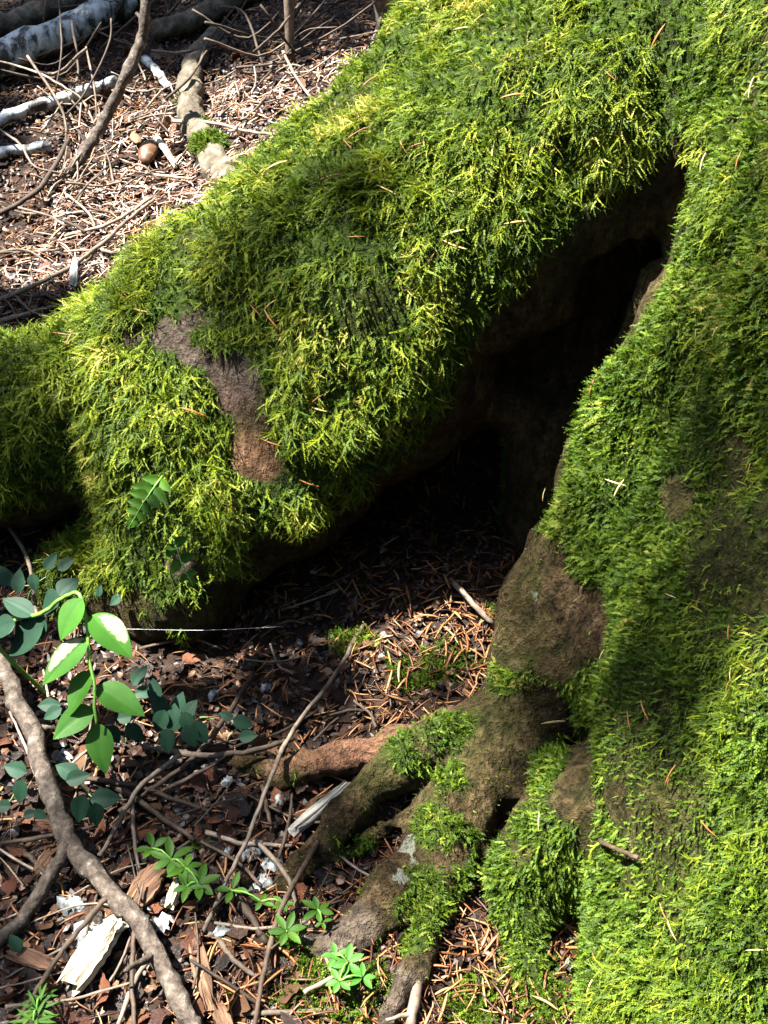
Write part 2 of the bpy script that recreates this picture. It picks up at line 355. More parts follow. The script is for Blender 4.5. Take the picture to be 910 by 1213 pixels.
TV, TQ = surface_nets(F)
# normals from the field
fi = np.clip(np.round((TV-ORG)/H).astype(int), 1, np.array(DIM)-2)
TN = np.stack([F[fi[:, 0]+1, fi[:, 1], fi[:, 2]]-F[fi[:, 0]-1, fi[:, 1], fi[:, 2]], F[fi[:, 0], fi[:, 1]+1, fi[:, 2]]-F[fi[:, 0], fi[:, 1]-1, fi[:, 2]],
               F[fi[:, 0], fi[:, 1], fi[:, 2]+1]-F[fi[:, 0], fi[:, 1], fi[:, 2]-1]], 1)
TN /= np.linalg.norm(TN, axis=1)[:, None]+1e-9
tree_bvh = BVHTree.FromPolygons([tuple(v) for v in TV], [tuple(int(i) for i in q) for q in TQ])
def T(px, py):                                           # where a sight line meets the wood
    r = Vector(ray(px, py)); h = tree_bvh.ray_cast(Vector(CAM), r.normalized())
    if h[0] is None: return None, None
    n = h[1]
    if n.dot(r) > 0: n = -n
    return np.array(h[0]), np.array(n)

# nearest group for every vertex
names = list(groups)
gd = np.stack([np.min([seg_sd(TV[:, 0], TV[:, 1], TV[:, 2], a, ra, b, rb) for a, ra, b, rb, k in groups[g]], 0) for g in names], 1)
TC = gd.argmin(1)
TD = np.min([seg_sd(TV[:, 0], TV[:, 1], TV[:, 2], np.array(a), ra, np.array(b), rb) for (a, ra), (b, rb) in carve], 0)

def spots(lst):                                          # soft union of round patches, given as sight lines on the wood
    m = np.zeros(len(TV))
    for px, py, r in lst:
        p, n = T(px, py)
        if p is None: continue
        d = np.linalg.norm(TV-p, axis=1)
        m = np.maximum(m, 1-sstep(r*.55, r, d))
    return m
warp = vnoise(TV[:, 0]*35, TV[:, 1]*35, TV[:, 2]*35)
warp2 = vnoise(TV[:, 0]*14+3, TV[:, 1]*14, TV[:, 2]*14)
isbig = np.isin(TC, [names.index('big_root')]); istrunk = np.isin(TC, [names.index('trunk')])
small = ~(isbig | istrunk)
ub = np.where(isbig, sstep(-.34, -.02, TN[:, 2]+.22*warp2), sstep(-.75, -.35, TN[:, 2]))
cave = sstep(.012, .035, TD)
bare = spots([(232, 402, .030), (268, 440, .026), (158, 395, .016), (195, 398, .020), (285, 470, .03), (305, 540, .03), (215, 660, .028), (300, 500, .025),
              (640, 690, .055), (625, 740, .045), (680, 730, .045), (610, 640, .06), (655, 770, .03), (610, 860, .032), (590, 910, .034), (570, 960, .025), (600, 940, .03), (640, 840, .03),
              (470, 1010, .022), (455, 1040, .018), (430, 1090, .022), (400, 1110, .028), (730, 950, .02), (700, 900, .022),
              (800, 590, .018), (715, 720, .02), (845, 640, .012), (480, 1170, .02), (465, 1200, .03), (545, 1010, .010),
              (150, 735, .05), (250, 730, .05), (320, 690, .05), (60, 650, .03)])
warp3 = vnoise(TV[:, 0]*75+2, TV[:, 1]*75, TV[:, 2]*75)
bare = sstep(.40, .66, bare*.92 + (.35*warp+.40*warp3)*(bare > .02))
fur = np.ones(len(TV))                                   # the roots on the floor carry moss in patches only
rootmoss = spots([(490, 880, .030), (530, 862, .022), (460, 960, .016), (590, 870, .018), (540, 920, .02), (470, 990, .018), (430, 1040, .022), (510, 975, .022), (545, 985, .02),
                  (500, 1060, .022), (520, 1080, .02), (490, 1110, .016), (640, 870, .03), (645, 910, .025), (625, 780, .025), (600, 800, .022), (620, 1030, .05), (640, 1070, .04), (620, 1150, .03),
                  (440, 1100, .016), (375, 1080, .014), (430, 1000, .012), (400, 940, .010), (660, 800, .03), (555, 1040, .02)])
fur[small] = sstep(.3, .8, rootmoss*.9+.45*warp+.45*warp3+.1)[small]
moss = np.clip(ub*cave*(1-bare)*fur, 0, 1)
crack = vnoise(TV[:, 0]*42+7, TV[:, 1]*42, TV[:, 2]*13)
moss = moss*np.where(istrunk, np.clip(1.0+.8*warp2, .15, 1)*np.clip(2.2+2.2*crack+.5*warp, .0, 1), np.where(isbig, np.clip(1.25+.8*warp2+.5*crack, .1, 1), 1))
lichen = spots([(485, 1000, .011), (492, 1022, .006), (474, 1038, .008), (634, 703, .006)])
red = np.where(TC == names.index('red_root'), np.clip(.5+1.2*warp2, 0, 1), 0)
red = np.maximum(red, spots([(300, 545, .03), (270, 470, .02)])*.35)
grey = np.maximum(spots([(232, 402, .05), (265, 440, .045), (160, 395, .025), (195, 398, .03), (410, 1110, .03), (215, 660, .03), (470, 1190, .03)]), 0)

tree = empty('mossy_tree', (.50, .80, 0))
tag(tree, 'huge old mossy tree whose thick root arches over a dark hollow', 'tree')
FC = TC[TQ[:, 0]]
part_names = {'trunk': 'trunk', 'big_root': 'arching_root', 'foot_root': 'root', 'fork_root': 'root', 'knee_root': 'root', 'red_root': 'root', 'thin_root': 'root', 'mossy_knob': 'root'}
part_labels = {'red_root': 'bare reddish brown root running sideways', 'big_root': 'thick root draped in long green moss', 'mossy_knob': 'short knobbly root stub under green cushion moss',
               'foot_root': 'stout brown root with white lichen spots', 'trunk': 'broad trunk flank covered in short green moss'}
for ci, g in enumerate(names):
    q = TQ[FC == ci]
    if not len(q): continue
    used, inv = np.unique(q, return_inverse=True); inv = inv.reshape(q.shape)
    me = bpy.data.meshes.new(part_names[g])
    me.vertices.add(len(used)); me.vertices.foreach_set('co', (TV[used]-np.array((.50, .80, 0))).ravel())
    me.loops.add(inv.size); me.loops.foreach_set('vertex_index', inv.ravel().astype(np.int32))
    me.polygons.add(len(q)); me.polygons.foreach_set('loop_start', np.arange(0, inv.size, 4, dtype=np.int32)); me.polygons.foreach_set('loop_total', np.full(len(q), 4, np.int32))
    me.update(); me.validate()
    me.polygons.foreach_set('use_smooth', [True]*len(q))
    me.normals_split_custom_set_from_vertices([tuple(n) for n in TN[used]])
    for nm, arr in (('moss', moss), ('red', red), ('grey', grey), ('lichen', lichen)):
        at = me.attributes.new(nm, 'FLOAT', 'POINT'); at.data.foreach_set('value', arr[used].astype(np.float32))
    me.materials.append(M['tree'])
    o = obj(part_names[g], me, tree)
    if g in part_labels: o['label'] = part_labels[g]
# the trunk goes on above
def tube_mesh(name, pts, rad, mat, sides=8, wob=0.0, seed=0, cap=True):
    r_ = np.random.default_rng(seed); pts = [np.array(p, float) for p in pts]; n = len(pts)
    V = []; Fc = []; u = None
    for i, p in enumerate(pts):
        t = pts[min(i+1, n-1)]-pts[max(i-1, 0)]; t = t/(np.linalg.norm(t)+1e-9)
        if u is None:
            u = np.cross(t, (0, 0, 1.0) if abs(t[2]) < .9 else (1.0, 0, 0))
        u = u-t*(u@t); u /= np.linalg.norm(u)+1e-9; w = np.cross(t, u)
        for k in range(sides):
            a = 2*math.pi*k/sides; rr = rad[i]*(1+wob*r_.uniform(-1, 1))
            V.append(p+rr*(math.cos(a)*u+math.sin(a)*w))
    for i in range(n-1):
        for k in range(sides):
            k2 = (k+1) % sides
            Fc.append((i*sides+k, i*sides+k2, (i+1)*sides+k2, (i+1)*sides+k))
    if cap:
        Fc.append(tuple(range(sides-1, -1, -1))); Fc.append(tuple((n-1)*sides+k for k in range(sides)))
    return mesh_from(name, V, Fc, mat)
up_ = tube_mesh('upper_trunk', [(.13, 0, .74), (.14, 0, 1.2), (.16, 0, 2.0), (.18, .02, 3.2)], [.325, .31, .29, .26], M['tree'], 40, .02, 1)
obj('upper_trunk', up_, tree)

# ------------------------------------------------------------------ forest floor
def axis(lo, hi, step, far):
    a = list(np.arange(lo, hi+1e-6, step)); s = step; x = hi
    right = []
    while x < far: s *= 1.35; x += s; right.append(x)
    x = lo; s = step; left = []
    while x > -far: s *= 1.35; x -= s; left.append(x)
    return np.array(left[::-1]+a+right)
ax_ = axis(-.95, .75, .012, 40); ay_ = axis(.15, 1.9, .012, 40)
GX, GY = np.meshgrid(ax_, ay_, indexing='ij'); GZ = gh(GX, GY)
nx, ny = GX.shape
ii = np.arange(nx*ny).reshape(nx, ny)
gq = np.stack([ii[:-1, :-1], ii[1:, :-1], ii[1:, 1:], ii[:-1, 1:]], -1).reshape(-1, 4)
gme = mesh_from('ground', np.stack([GX, GY, GZ], -1).reshape(-1, 3), gq, M['soil'])
tag(obj('ground', gme), 'dark brown forest floor soil beneath the litter', kind='structure')

# ------------------------------------------------------------------ scattered stuff: points carrying instanced tufts, needles and crumbs
def proto(name, verts, faces, mat, smooth=True):
    return bpy.data.objects.new(name, mesh_from(name, verts, faces, mat, smooth))     # stays out of the scene
def scatter(name, pts, rots, scales, protos, mat, parent=None):
    me = bpy.data.meshes.new(name); me.vertices.add(len(pts)); me.vertices.foreach_set('co', np.asarray(pts, np.float32).ravel())
    a = me.attributes.new('rot', 'FLOAT_VECTOR', 'POINT'); a.data.foreach_set('vector', np.asarray(rots, np.float32).ravel())
    a = me.attributes.new('scl', 'FLOAT', 'POINT'); a.data.foreach_set('value', np.asarray(scales, np.float32))
    me.materials.append(mat); me.update()
    o = obj(name, me, parent)
    ng = bpy.data.node_groups.new(name+'_scatter', 'GeometryNodeTree')
    ng.interface.new_socket('Geometry', in_out='INPUT', socket_type='NodeSocketGeometry')
    ng.interface.new_socket('Geometry', in_out='OUTPUT', socket_type='NodeSocketGeometry')
    N = ng.nodes; L = ng.links
    gi = N.new('NodeGroupInput'); go = N.new('NodeGroupOutput'); iop = N.new('GeometryNodeInstanceOnPoints')
    g2i = N.new('GeometryNodeGeometryToInstance')
    for p in protos:
        oi = N.new('GeometryNodeObjectInfo'); oi.inputs['Object'].default_value = p; oi.transform_space = 'ORIGINAL'
        L.new(oi.outputs['Geometry'], g2i.inputs[0]) if len(protos) == 1 else None
    if len(protos) > 1:
        jn = N.new('GeometryNodeJoinGeometry')
        for p in protos:
            oi = N.new('GeometryNodeObjectInfo'); oi.inputs['Object'].default_value = p; oi.transform_space = 'ORIGINAL'
            gg = N.new('GeometryNodeGeometryToInstance'); L.new(oi.outputs['Geometry'], gg.inputs[0]); L.new(gg.outputs[0], jn.inputs[0])
        L.new(jn.outputs[0], iop.inputs['Instance']); iop.inputs['Pick Instance'].default_value = True
    else: L.new(g2i.outputs[0], iop.inputs['Instance'])
    rt = N.new('GeometryNodeInputNamedAttribute'); rt.data_type = 'FLOAT_VECTOR'; rt.inputs['Name'].default_value = 'rot'
    e2r = N.new('FunctionNodeEulerToRotation'); L.new(rt.outputs[0], e2r.inputs[0]); L.new(e2r.outputs[0], iop.inputs['Rotation'])
    sc = N.new('GeometryNodeInputNamedAttribute'); sc.data_type = 'FLOAT'; sc.inputs['Name'].default_value = 'scl'
    L.new(sc.outputs[0], iop.inputs['Scale']); L.new(gi.outputs[0], iop.inputs['Points']); L.new(iop.outputs[0], go.inputs[0])
    md = o.modifiers.new('scatter', 'NODES'); md.node_group = ng
    return o
def eulers(xdir, zdir):                                   # XYZ eulers of frames whose X is xdir and whose Z leans to zdir
    x = xdir/(np.linalg.norm(xdir, axis=1)[:, None]+1e-9)
    y = np.cross(zdir, x); y /= np.linalg.norm(y, axis=1)[:, None]+1e-9
    z = np.cross(x, y)
    ry = np.arcsin(np.clip(-x[:, 2], -1, 1)); rx = np.arctan2(y[:, 2], z[:, 2]); rz = np.arctan2(x[:, 1], x[:, 0])
    return np.stack([rx, ry, rz], 1)

def frond(seed, pairs=10, curve=.35, branch=0, leaf=.15):
    """a moss shoot of length 1 along X: a stem with little leaves, perhaps side shoots"""
    r_ = random.Random(seed); V = []; Fc = []
    def leafq(p, d, ln, w, n):
        d = d/np.linalg.norm(d); s = np.cross(n, d); s = s/(np.linalg.norm(s)+1e-9)
        i = len(V); V.extend([p, p+d*ln*.45+s*w, p+d*ln+n*ln*r_.uniform(-.2, .3), p+d*ln*.45-s*w]); Fc.append((i, i+1, i+2, i+3))
    def shoot(p0, dirn, ln, np_, lf):
        bend = r_.uniform(-.5, .5); n = np.array((0, 0, 1.0)); p = np.array(p0, float); d = dirn/np.linalg.norm(dirn); st = ln/np_
        last = None
        for i in range(np_+1):
            t = i/np_; s = np.cross(n, d); w = .018*(1-t*.6)*(1.3 if ln > .8 else 1)
            a = len(V); V.extend([p+s*w, p-s*w])
            if last is not None: Fc.append((last, last+1, a+1, a))
            last = a
            ll = lf*(1-.55*t)*r_.uniform(.8, 1.25)
            for sg in (-1, 1):
                dd = d*r_.uniform(.9, 1.5)+s*sg*r_.uniform(.30, .75)+n*r_.uniform(-.2, .5)
                leafq(p+n*.004, dd, ll*1.15, ll*.27, n)
            d = d+s*bend*st*1.6+n*(-curve)*st*2.2*(.4+t); d = d/np.linalg.norm(d); n = n-d*(n@d); n = n/np.linalg.norm(n)
            p = p+d*st
        leafq(p, d, lf*.7, lf*.12, n)
    shoot((0, 0, 0), np.array((1, 0, .35)), 1.0, pairs, leaf)
    for k in range(branch):
        t = r_.uniform(.15, .6); sg = 1 if k % 2 else -1
        shoot((t, 0, .3*t-.25*t*t), np.array((.8, sg*r_.uniform(.5, .9), r_.uniform(0, .4))), r_.uniform(.3, .5), 5, leaf*.8)
    return V, Fc
def protos_moss(prefix, mat, specs):
    return [proto(prefix, *frond(s, *a), mat) for s, a in specs]
moss_long_p = protos_moss('moss_shoot', M['moss_long'], [(1, (14, .45, 2, .10)), (2, (15, .6, 1, .10)), (3, (13, .3, 3, .10)), (4, (15, .75, 0, .11)), (5, (13, .55, 2, .11)), (6, (14, .2, 1, .11)), (7, (15, .9, 1, .10))])
moss_short_p = protos_moss('moss_sprig', M['moss_short'], [(11, (5, .3, 0, .34)), (12, (6, .5, 1, .30)), (13, (5, .1, 1, .32)), (14, (6, .6, 0, .28))])

tri = np.concatenate([TQ[:, [0, 1, 2]], TQ[:, [0, 2, 3]]]); tcl = np.concatenate([FC, FC])
e1 = TV[tri[:, 1]]-TV[tri[:, 0]]; e2 = TV[tri[:, 2]]-TV[tri[:, 0]]
tarea = .5*np.linalg.norm(np.cross(e1, e2), axis=1)
cen = TV[tri].mean(1); tn = TN[tri].mean(1); tm = moss[tri].mean(1)
view = CAM-cen; view /= np.linalg.norm(view, axis=1)[:, None]
facing = (tn*view).sum(1)
vis = np.where(facing > -.35, 1.0, .2)*(cen[:, 2] > gh(cen[:, 0], cen[:, 1])-.01)*(cen[:, 2] < .72)
def sample(w, n):
    w = w/w.sum(); k = rng.choice(len(tri), n, p=w)
    a = rng.random(n); b = rng.random(n); f = a+b > 1; a[f] = 1-a[f]; b[f] = 1-b[f]
    p = TV[tri[k, 0]]+a[:, None]*e1[k]+b[:, None]*e2[k]
    return p, tn[k], tm[k], tcl[k]
def droop(n, down, out, rnd):
    g = np.array((0, 0, -1.0)); th = g-n*(n@g)[:, None]
    d = th*down+n*out+rng.normal(size=n.shape)*rnd
    z = n+rng.normal(size=n.shape)*.35
    return eulers(d, z)
# long feather moss: arching root and the upper and outer trunk
def longness(c, cls):
    tr = cls == names.index('trunk')
    l = np.where(tr, sstep(.205, .275, c[:, 0]+.35*(.65-c[:, 1])+.04*vnoise(c[:, 0]*14, c[:, 1]*14, c[:, 2]*14)), 1.0)
    l = np.where((cls == names.index('trunk')) & (c[:, 2] > .40), 1.0, l)
    l = np.where(~np.isin(cls, [names.index('trunk'), names.index('big_root')]), 0.0, l)
    return l
lg = longness(cen, tcl)
w = tarea*vis*np.clip(tm*1.6-.25, 0, 1)*lg
area_l = w.sum()
p, n, m_, c_ = sample(w, int(min(190000, area_l*260000)))
clump = vnoise(p[:, 0]*30, p[:, 1]*30, p[:, 2]*30)
isb = c_ == names.index('big_root')
keep = rng.random(len(p)) < np.clip(.62+1.1*clump, .12, 1)
p, n, m_, c_, clump, isb = p[keep], n[keep], m_[keep], c_[keep], clump[keep], isb[keep]
ln = np.where(isb, .0150, .0105)*(1+.30*clump)*rng.uniform(.5, 1.35, len(p))*np.clip(.45+m_*.6, .4, 1)
p = p+n*(.007*np.clip(clump+.2, -.3, 1))[:, None]
rot = droop(n, 1.0, .34, .42)
for nm, sel, lab in (('hanging_moss', isb, 'long feathery green moss hanging over the arching root'), ('trunk_moss', ~isb, 'loose leafy moss on the outer trunk flank')):
    tag(scatter(nm, (p-n*.002)[sel], rot[sel], ln[sel], moss_long_p, M['moss_long']), lab, 'moss', kind='stuff')
# short cushion moss: lower trunk flank and the roots on the floor, thin film elsewhere
w = tarea*vis*(np.clip(tm*1.5-.2, 0, 1)+.06*np.clip(cave[tri].mean(1)*(tn[:, 2]+.3), 0, 1))*np.clip(1.0-lg*np.where(tcl == names.index('trunk'), .25, .8), 0, 1)
p, n, m_, c_ = sample(w, int(min(190000, w.sum()*900000)))
ln = np.where(np.isin(c_, [names.index('trunk'), names.index('big_root')]), .0052, .0042)*rng.uniform(.5, 1.6, len(p))*np.clip(.35+.8*m_, .4, 1.1)*(1+.3*vnoise(p[:, 0]*40, p[:, 1]*40, p[:, 2]*40))
rot = droop(n, .35, .75, .45)
sm = ~np.isin(c_, [names.index('trunk'), names.index('big_root')])
for nm, sel, lab in (('cushion_moss', ~sm, 'short velvety moss on the lower trunk flank'), ('root_moss', sm, 'patches of short moss on the roots across the floor')):
    tag(scatter(nm, p[sel], rot[sel], ln[sel], moss_short_p, M['moss_short']), lab, 'moss', kind='stuff')

# needle litter
def needle_geo(seed, curve, w=.055, segs=4):
    V = []; Fc = []; r_ = random.Random(seed)
    for i in range(segs+1):
        t = i/segs; ww = w*(1-abs(2*t-1)**3*.75); y = curve*math.sin(t*math.pi); z = .05*math.sin(t*math.pi)
        V += [(t-.5, y-ww, z), (t-.5, y, z+ww*.7), (t-.5, y+ww, z)]
    for i in range(segs):
        for k in range(2): Fc.append((i*3+k, i*3+3+k, i*3+4+k, i*3+1+k))
        Fc.append((i*3+2, i*3+5, i*3+3, i*3))
    return V, Fc
needle_p = [proto('needle', *needle_geo(s, c, w_), M['needle']) for s, c, w_ in ((1, .01, .050), (2, .06, .040), (3, -.035, .065), (4, .10, .035), (5, 0, .045))]
def floor_frame(xy, tilt):
    n = len(xy); a = rng.uniform(0, 2*math.pi, n)
    e = .004; gxn = (gh(xy[:, 0]+e, xy[:, 1])-gh(xy[:, 0]-e, xy[:, 1]))/(2*e); gyn = (gh(xy[:, 0], xy[:, 1]+e)-gh(xy[:, 0], xy[:, 1]-e))/(2*e)
    nn = np.stack([-gxn, -gyn, np.ones(n)], 1); nn /= np.linalg.norm(nn, axis=1)[:, None]
    d = np.stack([np.cos(a), np.sin(a), rng.normal(size=n)*tilt], 1); d[:, 2] += gxn*d[:, 0]+gyn*d[:, 1]
    return eulers(d, nn+rng.normal(size=(n, 3))*tilt), nn
def gauss(xy, px, py, r):
    c = G(px, py); return np.exp(-((xy[:, 0]-c[0])**2+(xy[:, 1]-c[1])**2)/r**2)
def floor_pts(n, dens):
    xy = np.stack([rng.uniform(-.75, .4, n), rng.uniform(.28, 2.0, n)], 1)
    return xy[rng.random(n) < dens(xy)]
def needle_density(xy):
    d = .22+.5*sstep(1.0, 1.1, xy[:, 1])
    for px, py, r in ((560, 760, .09), (480, 830, .07), (610, 960, .06), (560, 1150, .10), (620, 1190, .08), (430, 1190, .08), (560, 1060, .05), (300, 1170, .05)): d = d+1.0*gauss(xy, px, py, r)
    d = d*(.75+.6*vnoise(xy[:, 0]*14, xy[:, 1]*14, xy[:, 0]*0+2))
    return np.clip(d, 0, 1)
xy = floor_pts(80000, needle_density)
sun_tint_p = [proto('sun_tinted_needle', *needle_geo(s_, c_, w_), M['needle_sun_tint']) for s_, c_, w_ in ((1, .01, .048), (2, .06, .038), (3, -.03, .055), (4, .11, .035), (5, 0, .04))]
keep = (xy[:, 1] < 1.0) | (rng.random(len(xy)) < np.where((xy[:, 1] > 1.60) | (xy[:, 0] < -.44), .40, 1)); xy = xy[keep]
sun_tint = (xy[:, 1] > 1.12) & (xy[:, 1] < 1.60+.05*vnoise(xy[:, 0]*9, xy[:, 1]*9, xy[:, 0]*0)) & (xy[:, 0] > -.42+.06*vnoise(xy[:, 0]*9+4, xy[:, 1]*9, xy[:, 0]*0))  # outline of the sunlit patch; its brightness is put into the needle colour
rot, nn = floor_frame(xy, .22)
z = gh(xy[:, 0], xy[:, 1])+rng.uniform(.000, .010, len(xy))
nsc = .0175*rng.uniform(.5, 1.35, len(xy)); npt = np.stack([xy[:, 0], xy[:, 1], z], 1)
tag(scatter('needle_litter', npt[~sun_tint], rot[~sun_tint], nsc[~sun_tint], needle_p, M['needle']), 'orange brown fallen needles strewn over the floor before the hollow', 'needles', kind='stuff')
tag(scatter('sun_tinted_needle_litter', npt[sun_tint], rot[sun_tint], nsc[sun_tint]*1.15, sun_tint_p, M['needle_sun_tint']), 'dry needles behind the arching root, colour paled to show sunlight', 'needles', kind='stuff')
# crumbs of leaf and bark
def flake(seed, curl=.25):
    r_ = random.Random(seed); k = 7; V = [(0, 0, curl*.5)]; Fc = []
    for i in range(k):
        a = 2*math.pi*i/k; r = r_.uniform(.3, .55); V.append((r*math.cos(a)*1.2, r*math.sin(a)*.8, r_.uniform(-.1, curl)))
    for i in range(k): Fc.append((0, 1+i, 1+(i+1) % k))
    return V, Fc
crumb_p = [proto('crumb', *flake(s), M['crumb'], False) for s in (1, 2, 3, 4, 5)]
xy = floor_pts(60000, lambda q: np.clip(.75+.4*vnoise(q[:, 0]*11, q[:, 1]*11, q[:, 0]*0+6), 0, 1))
rot, nn = floor_frame(xy, .35)
tag(scatter('leaf_crumbs', np.stack([xy[:, 0], xy[:, 1], gh(xy[:, 0], xy[:, 1])+rng.uniform(0, .006, len(xy))], 1), rot, rng.uniform(.003, .010, len(xy)), crumb_p, M['crumb']), 'brown crumbs of leaf and bark covering the soil', 'leaf litter', kind='stuff')
# moss creeping over the floor between the roots
def gm_density(q):
    d = np.zeros(len(q))
    for px, py, r in ((375, 1160, .030), (345, 1120, .016), (430, 1180, .02), (525, 790, .022), (480, 800, .014), (585, 735, .012), (625, 1150, .020), (640, 1185, .025), (415, 760, .016), (560, 1195, .016)):
        d = np.maximum(d, gauss(q, px, py, r))
    return np.clip(d*1.3-.25+.35*vnoise(q[:, 0]*60, q[:, 1]*60, q[:, 0]*0), 0, 1)
xy = np.stack([rng.uniform(-.15, .2, 90000), rng.uniform(.35, .9, 90000)], 1)
xy = xy[rng.random(len(xy)) < gm_density(xy)]
nn = np.tile(np.array((0, 0, 1.0)), (len(xy), 1))
tag(scatter('floor_moss', np.stack([xy[:, 0], xy[:, 1], gh(xy[:, 0], xy[:, 1])+.002], 1), eulers(rng.normal(size=(len(xy), 3))*.6+nn*.7, nn+rng.normal(size=(len(xy), 3))*.5),
            .0070*rng.uniform(.6, 1.5, len(xy)), moss_short_p, M['moss_short']), 'thin mats of green moss on the floor between the roots', 'moss', kind='stuff')

# ------------------------------------------------------------------ sticks and logs
def smooth_path(pts, sub=4):
    pts = [np.array(p, float) for p in pts]; out = []
    ext = [2*pts[0]-pts[1]]+pts+[2*pts[-1]-pts[-2]]
    for i in range(1, len(ext)-2):
        p0, p1, p2, p3 = ext[i-1:i+3]
        for k in range(sub):
            t = k/sub
            out.append(.5*((2*p1)+(-p0+p2)*t+(2*p0-5*p1+4*p2-p3)*t*t+(-p0+3*p1-3*p2+p3)*t**3))
    out.append(pts[-1]); return out
def stick_mesh(name, pts, r0, r1, mat, sides=7, sub=5, knots=True, seed=0, base=None):
    base = np.array(pts[0]) if base is None else np.array(base)
    rr = np.random.default_rng(seed)
    path = smooth_path(pts, sub); n = len(path)
    step = np.linalg.norm(np.array(pts[-1])-np.array(pts[0]))/max(n, 2)
    path = [q+rr.normal(size=3)*min(r0*.16, step*.10) for q in path]
    rad = [(r0+(r1-r0)*i/(n-1))*(1+(rr.uniform(-.05, .05))+(.22 if knots and rr.random() < .07 else 0)) for i in range(n)]
    return tube_mesh(name, [q-base for q in path], rad, mat, sides, .10, seed), base, path
_tw = [0]
def stick(name, pts, r0, r1, mat, label=None, cat='twig', group=None, parent=None, base=None, sides=7, stubs=0):
    _tw[0] += 1
    me, b, path = stick_mesh(name, pts, r0, r1, mat, sides, seed=_tw[0], base=base)
    o = obj(name, me, parent, None if parent else tuple(b))
    if label: tag(o, label, cat, group)
    rr = random.Random(_tw[0])
    for k in range(stubs):                                # short broken side shoots
        i = rr.randrange(2, len(path)-1); q = path[i]; d = path[i]-path[i-1]; d = d/(np.linalg.norm(d)+1e-9)
        e = np.cross(d, (rr.uniform(-1, 1), rr.uniform(-1, 1), 1)); e = e/np.linalg.norm(e)*rr.choice((-1, 1))+d*.6+np.array((0, 0, .3))
        ln = rr.uniform(.012, .03); m2, _, _ = stick_mesh('side_shoot', [q, q+e*ln*.5, q+e*ln], r0*.5, r0*.22, mat, 5, 2, False, _tw[0]*31+k, base=b)
        obj('side_shoot', m2, o)
    return o, path
def gp(lst, h): return [G(px, py, hh) for px, py, hh in [(q[0], q[1], q[2] if len(q) > 2 else h) for q in lst]]
MM = .001
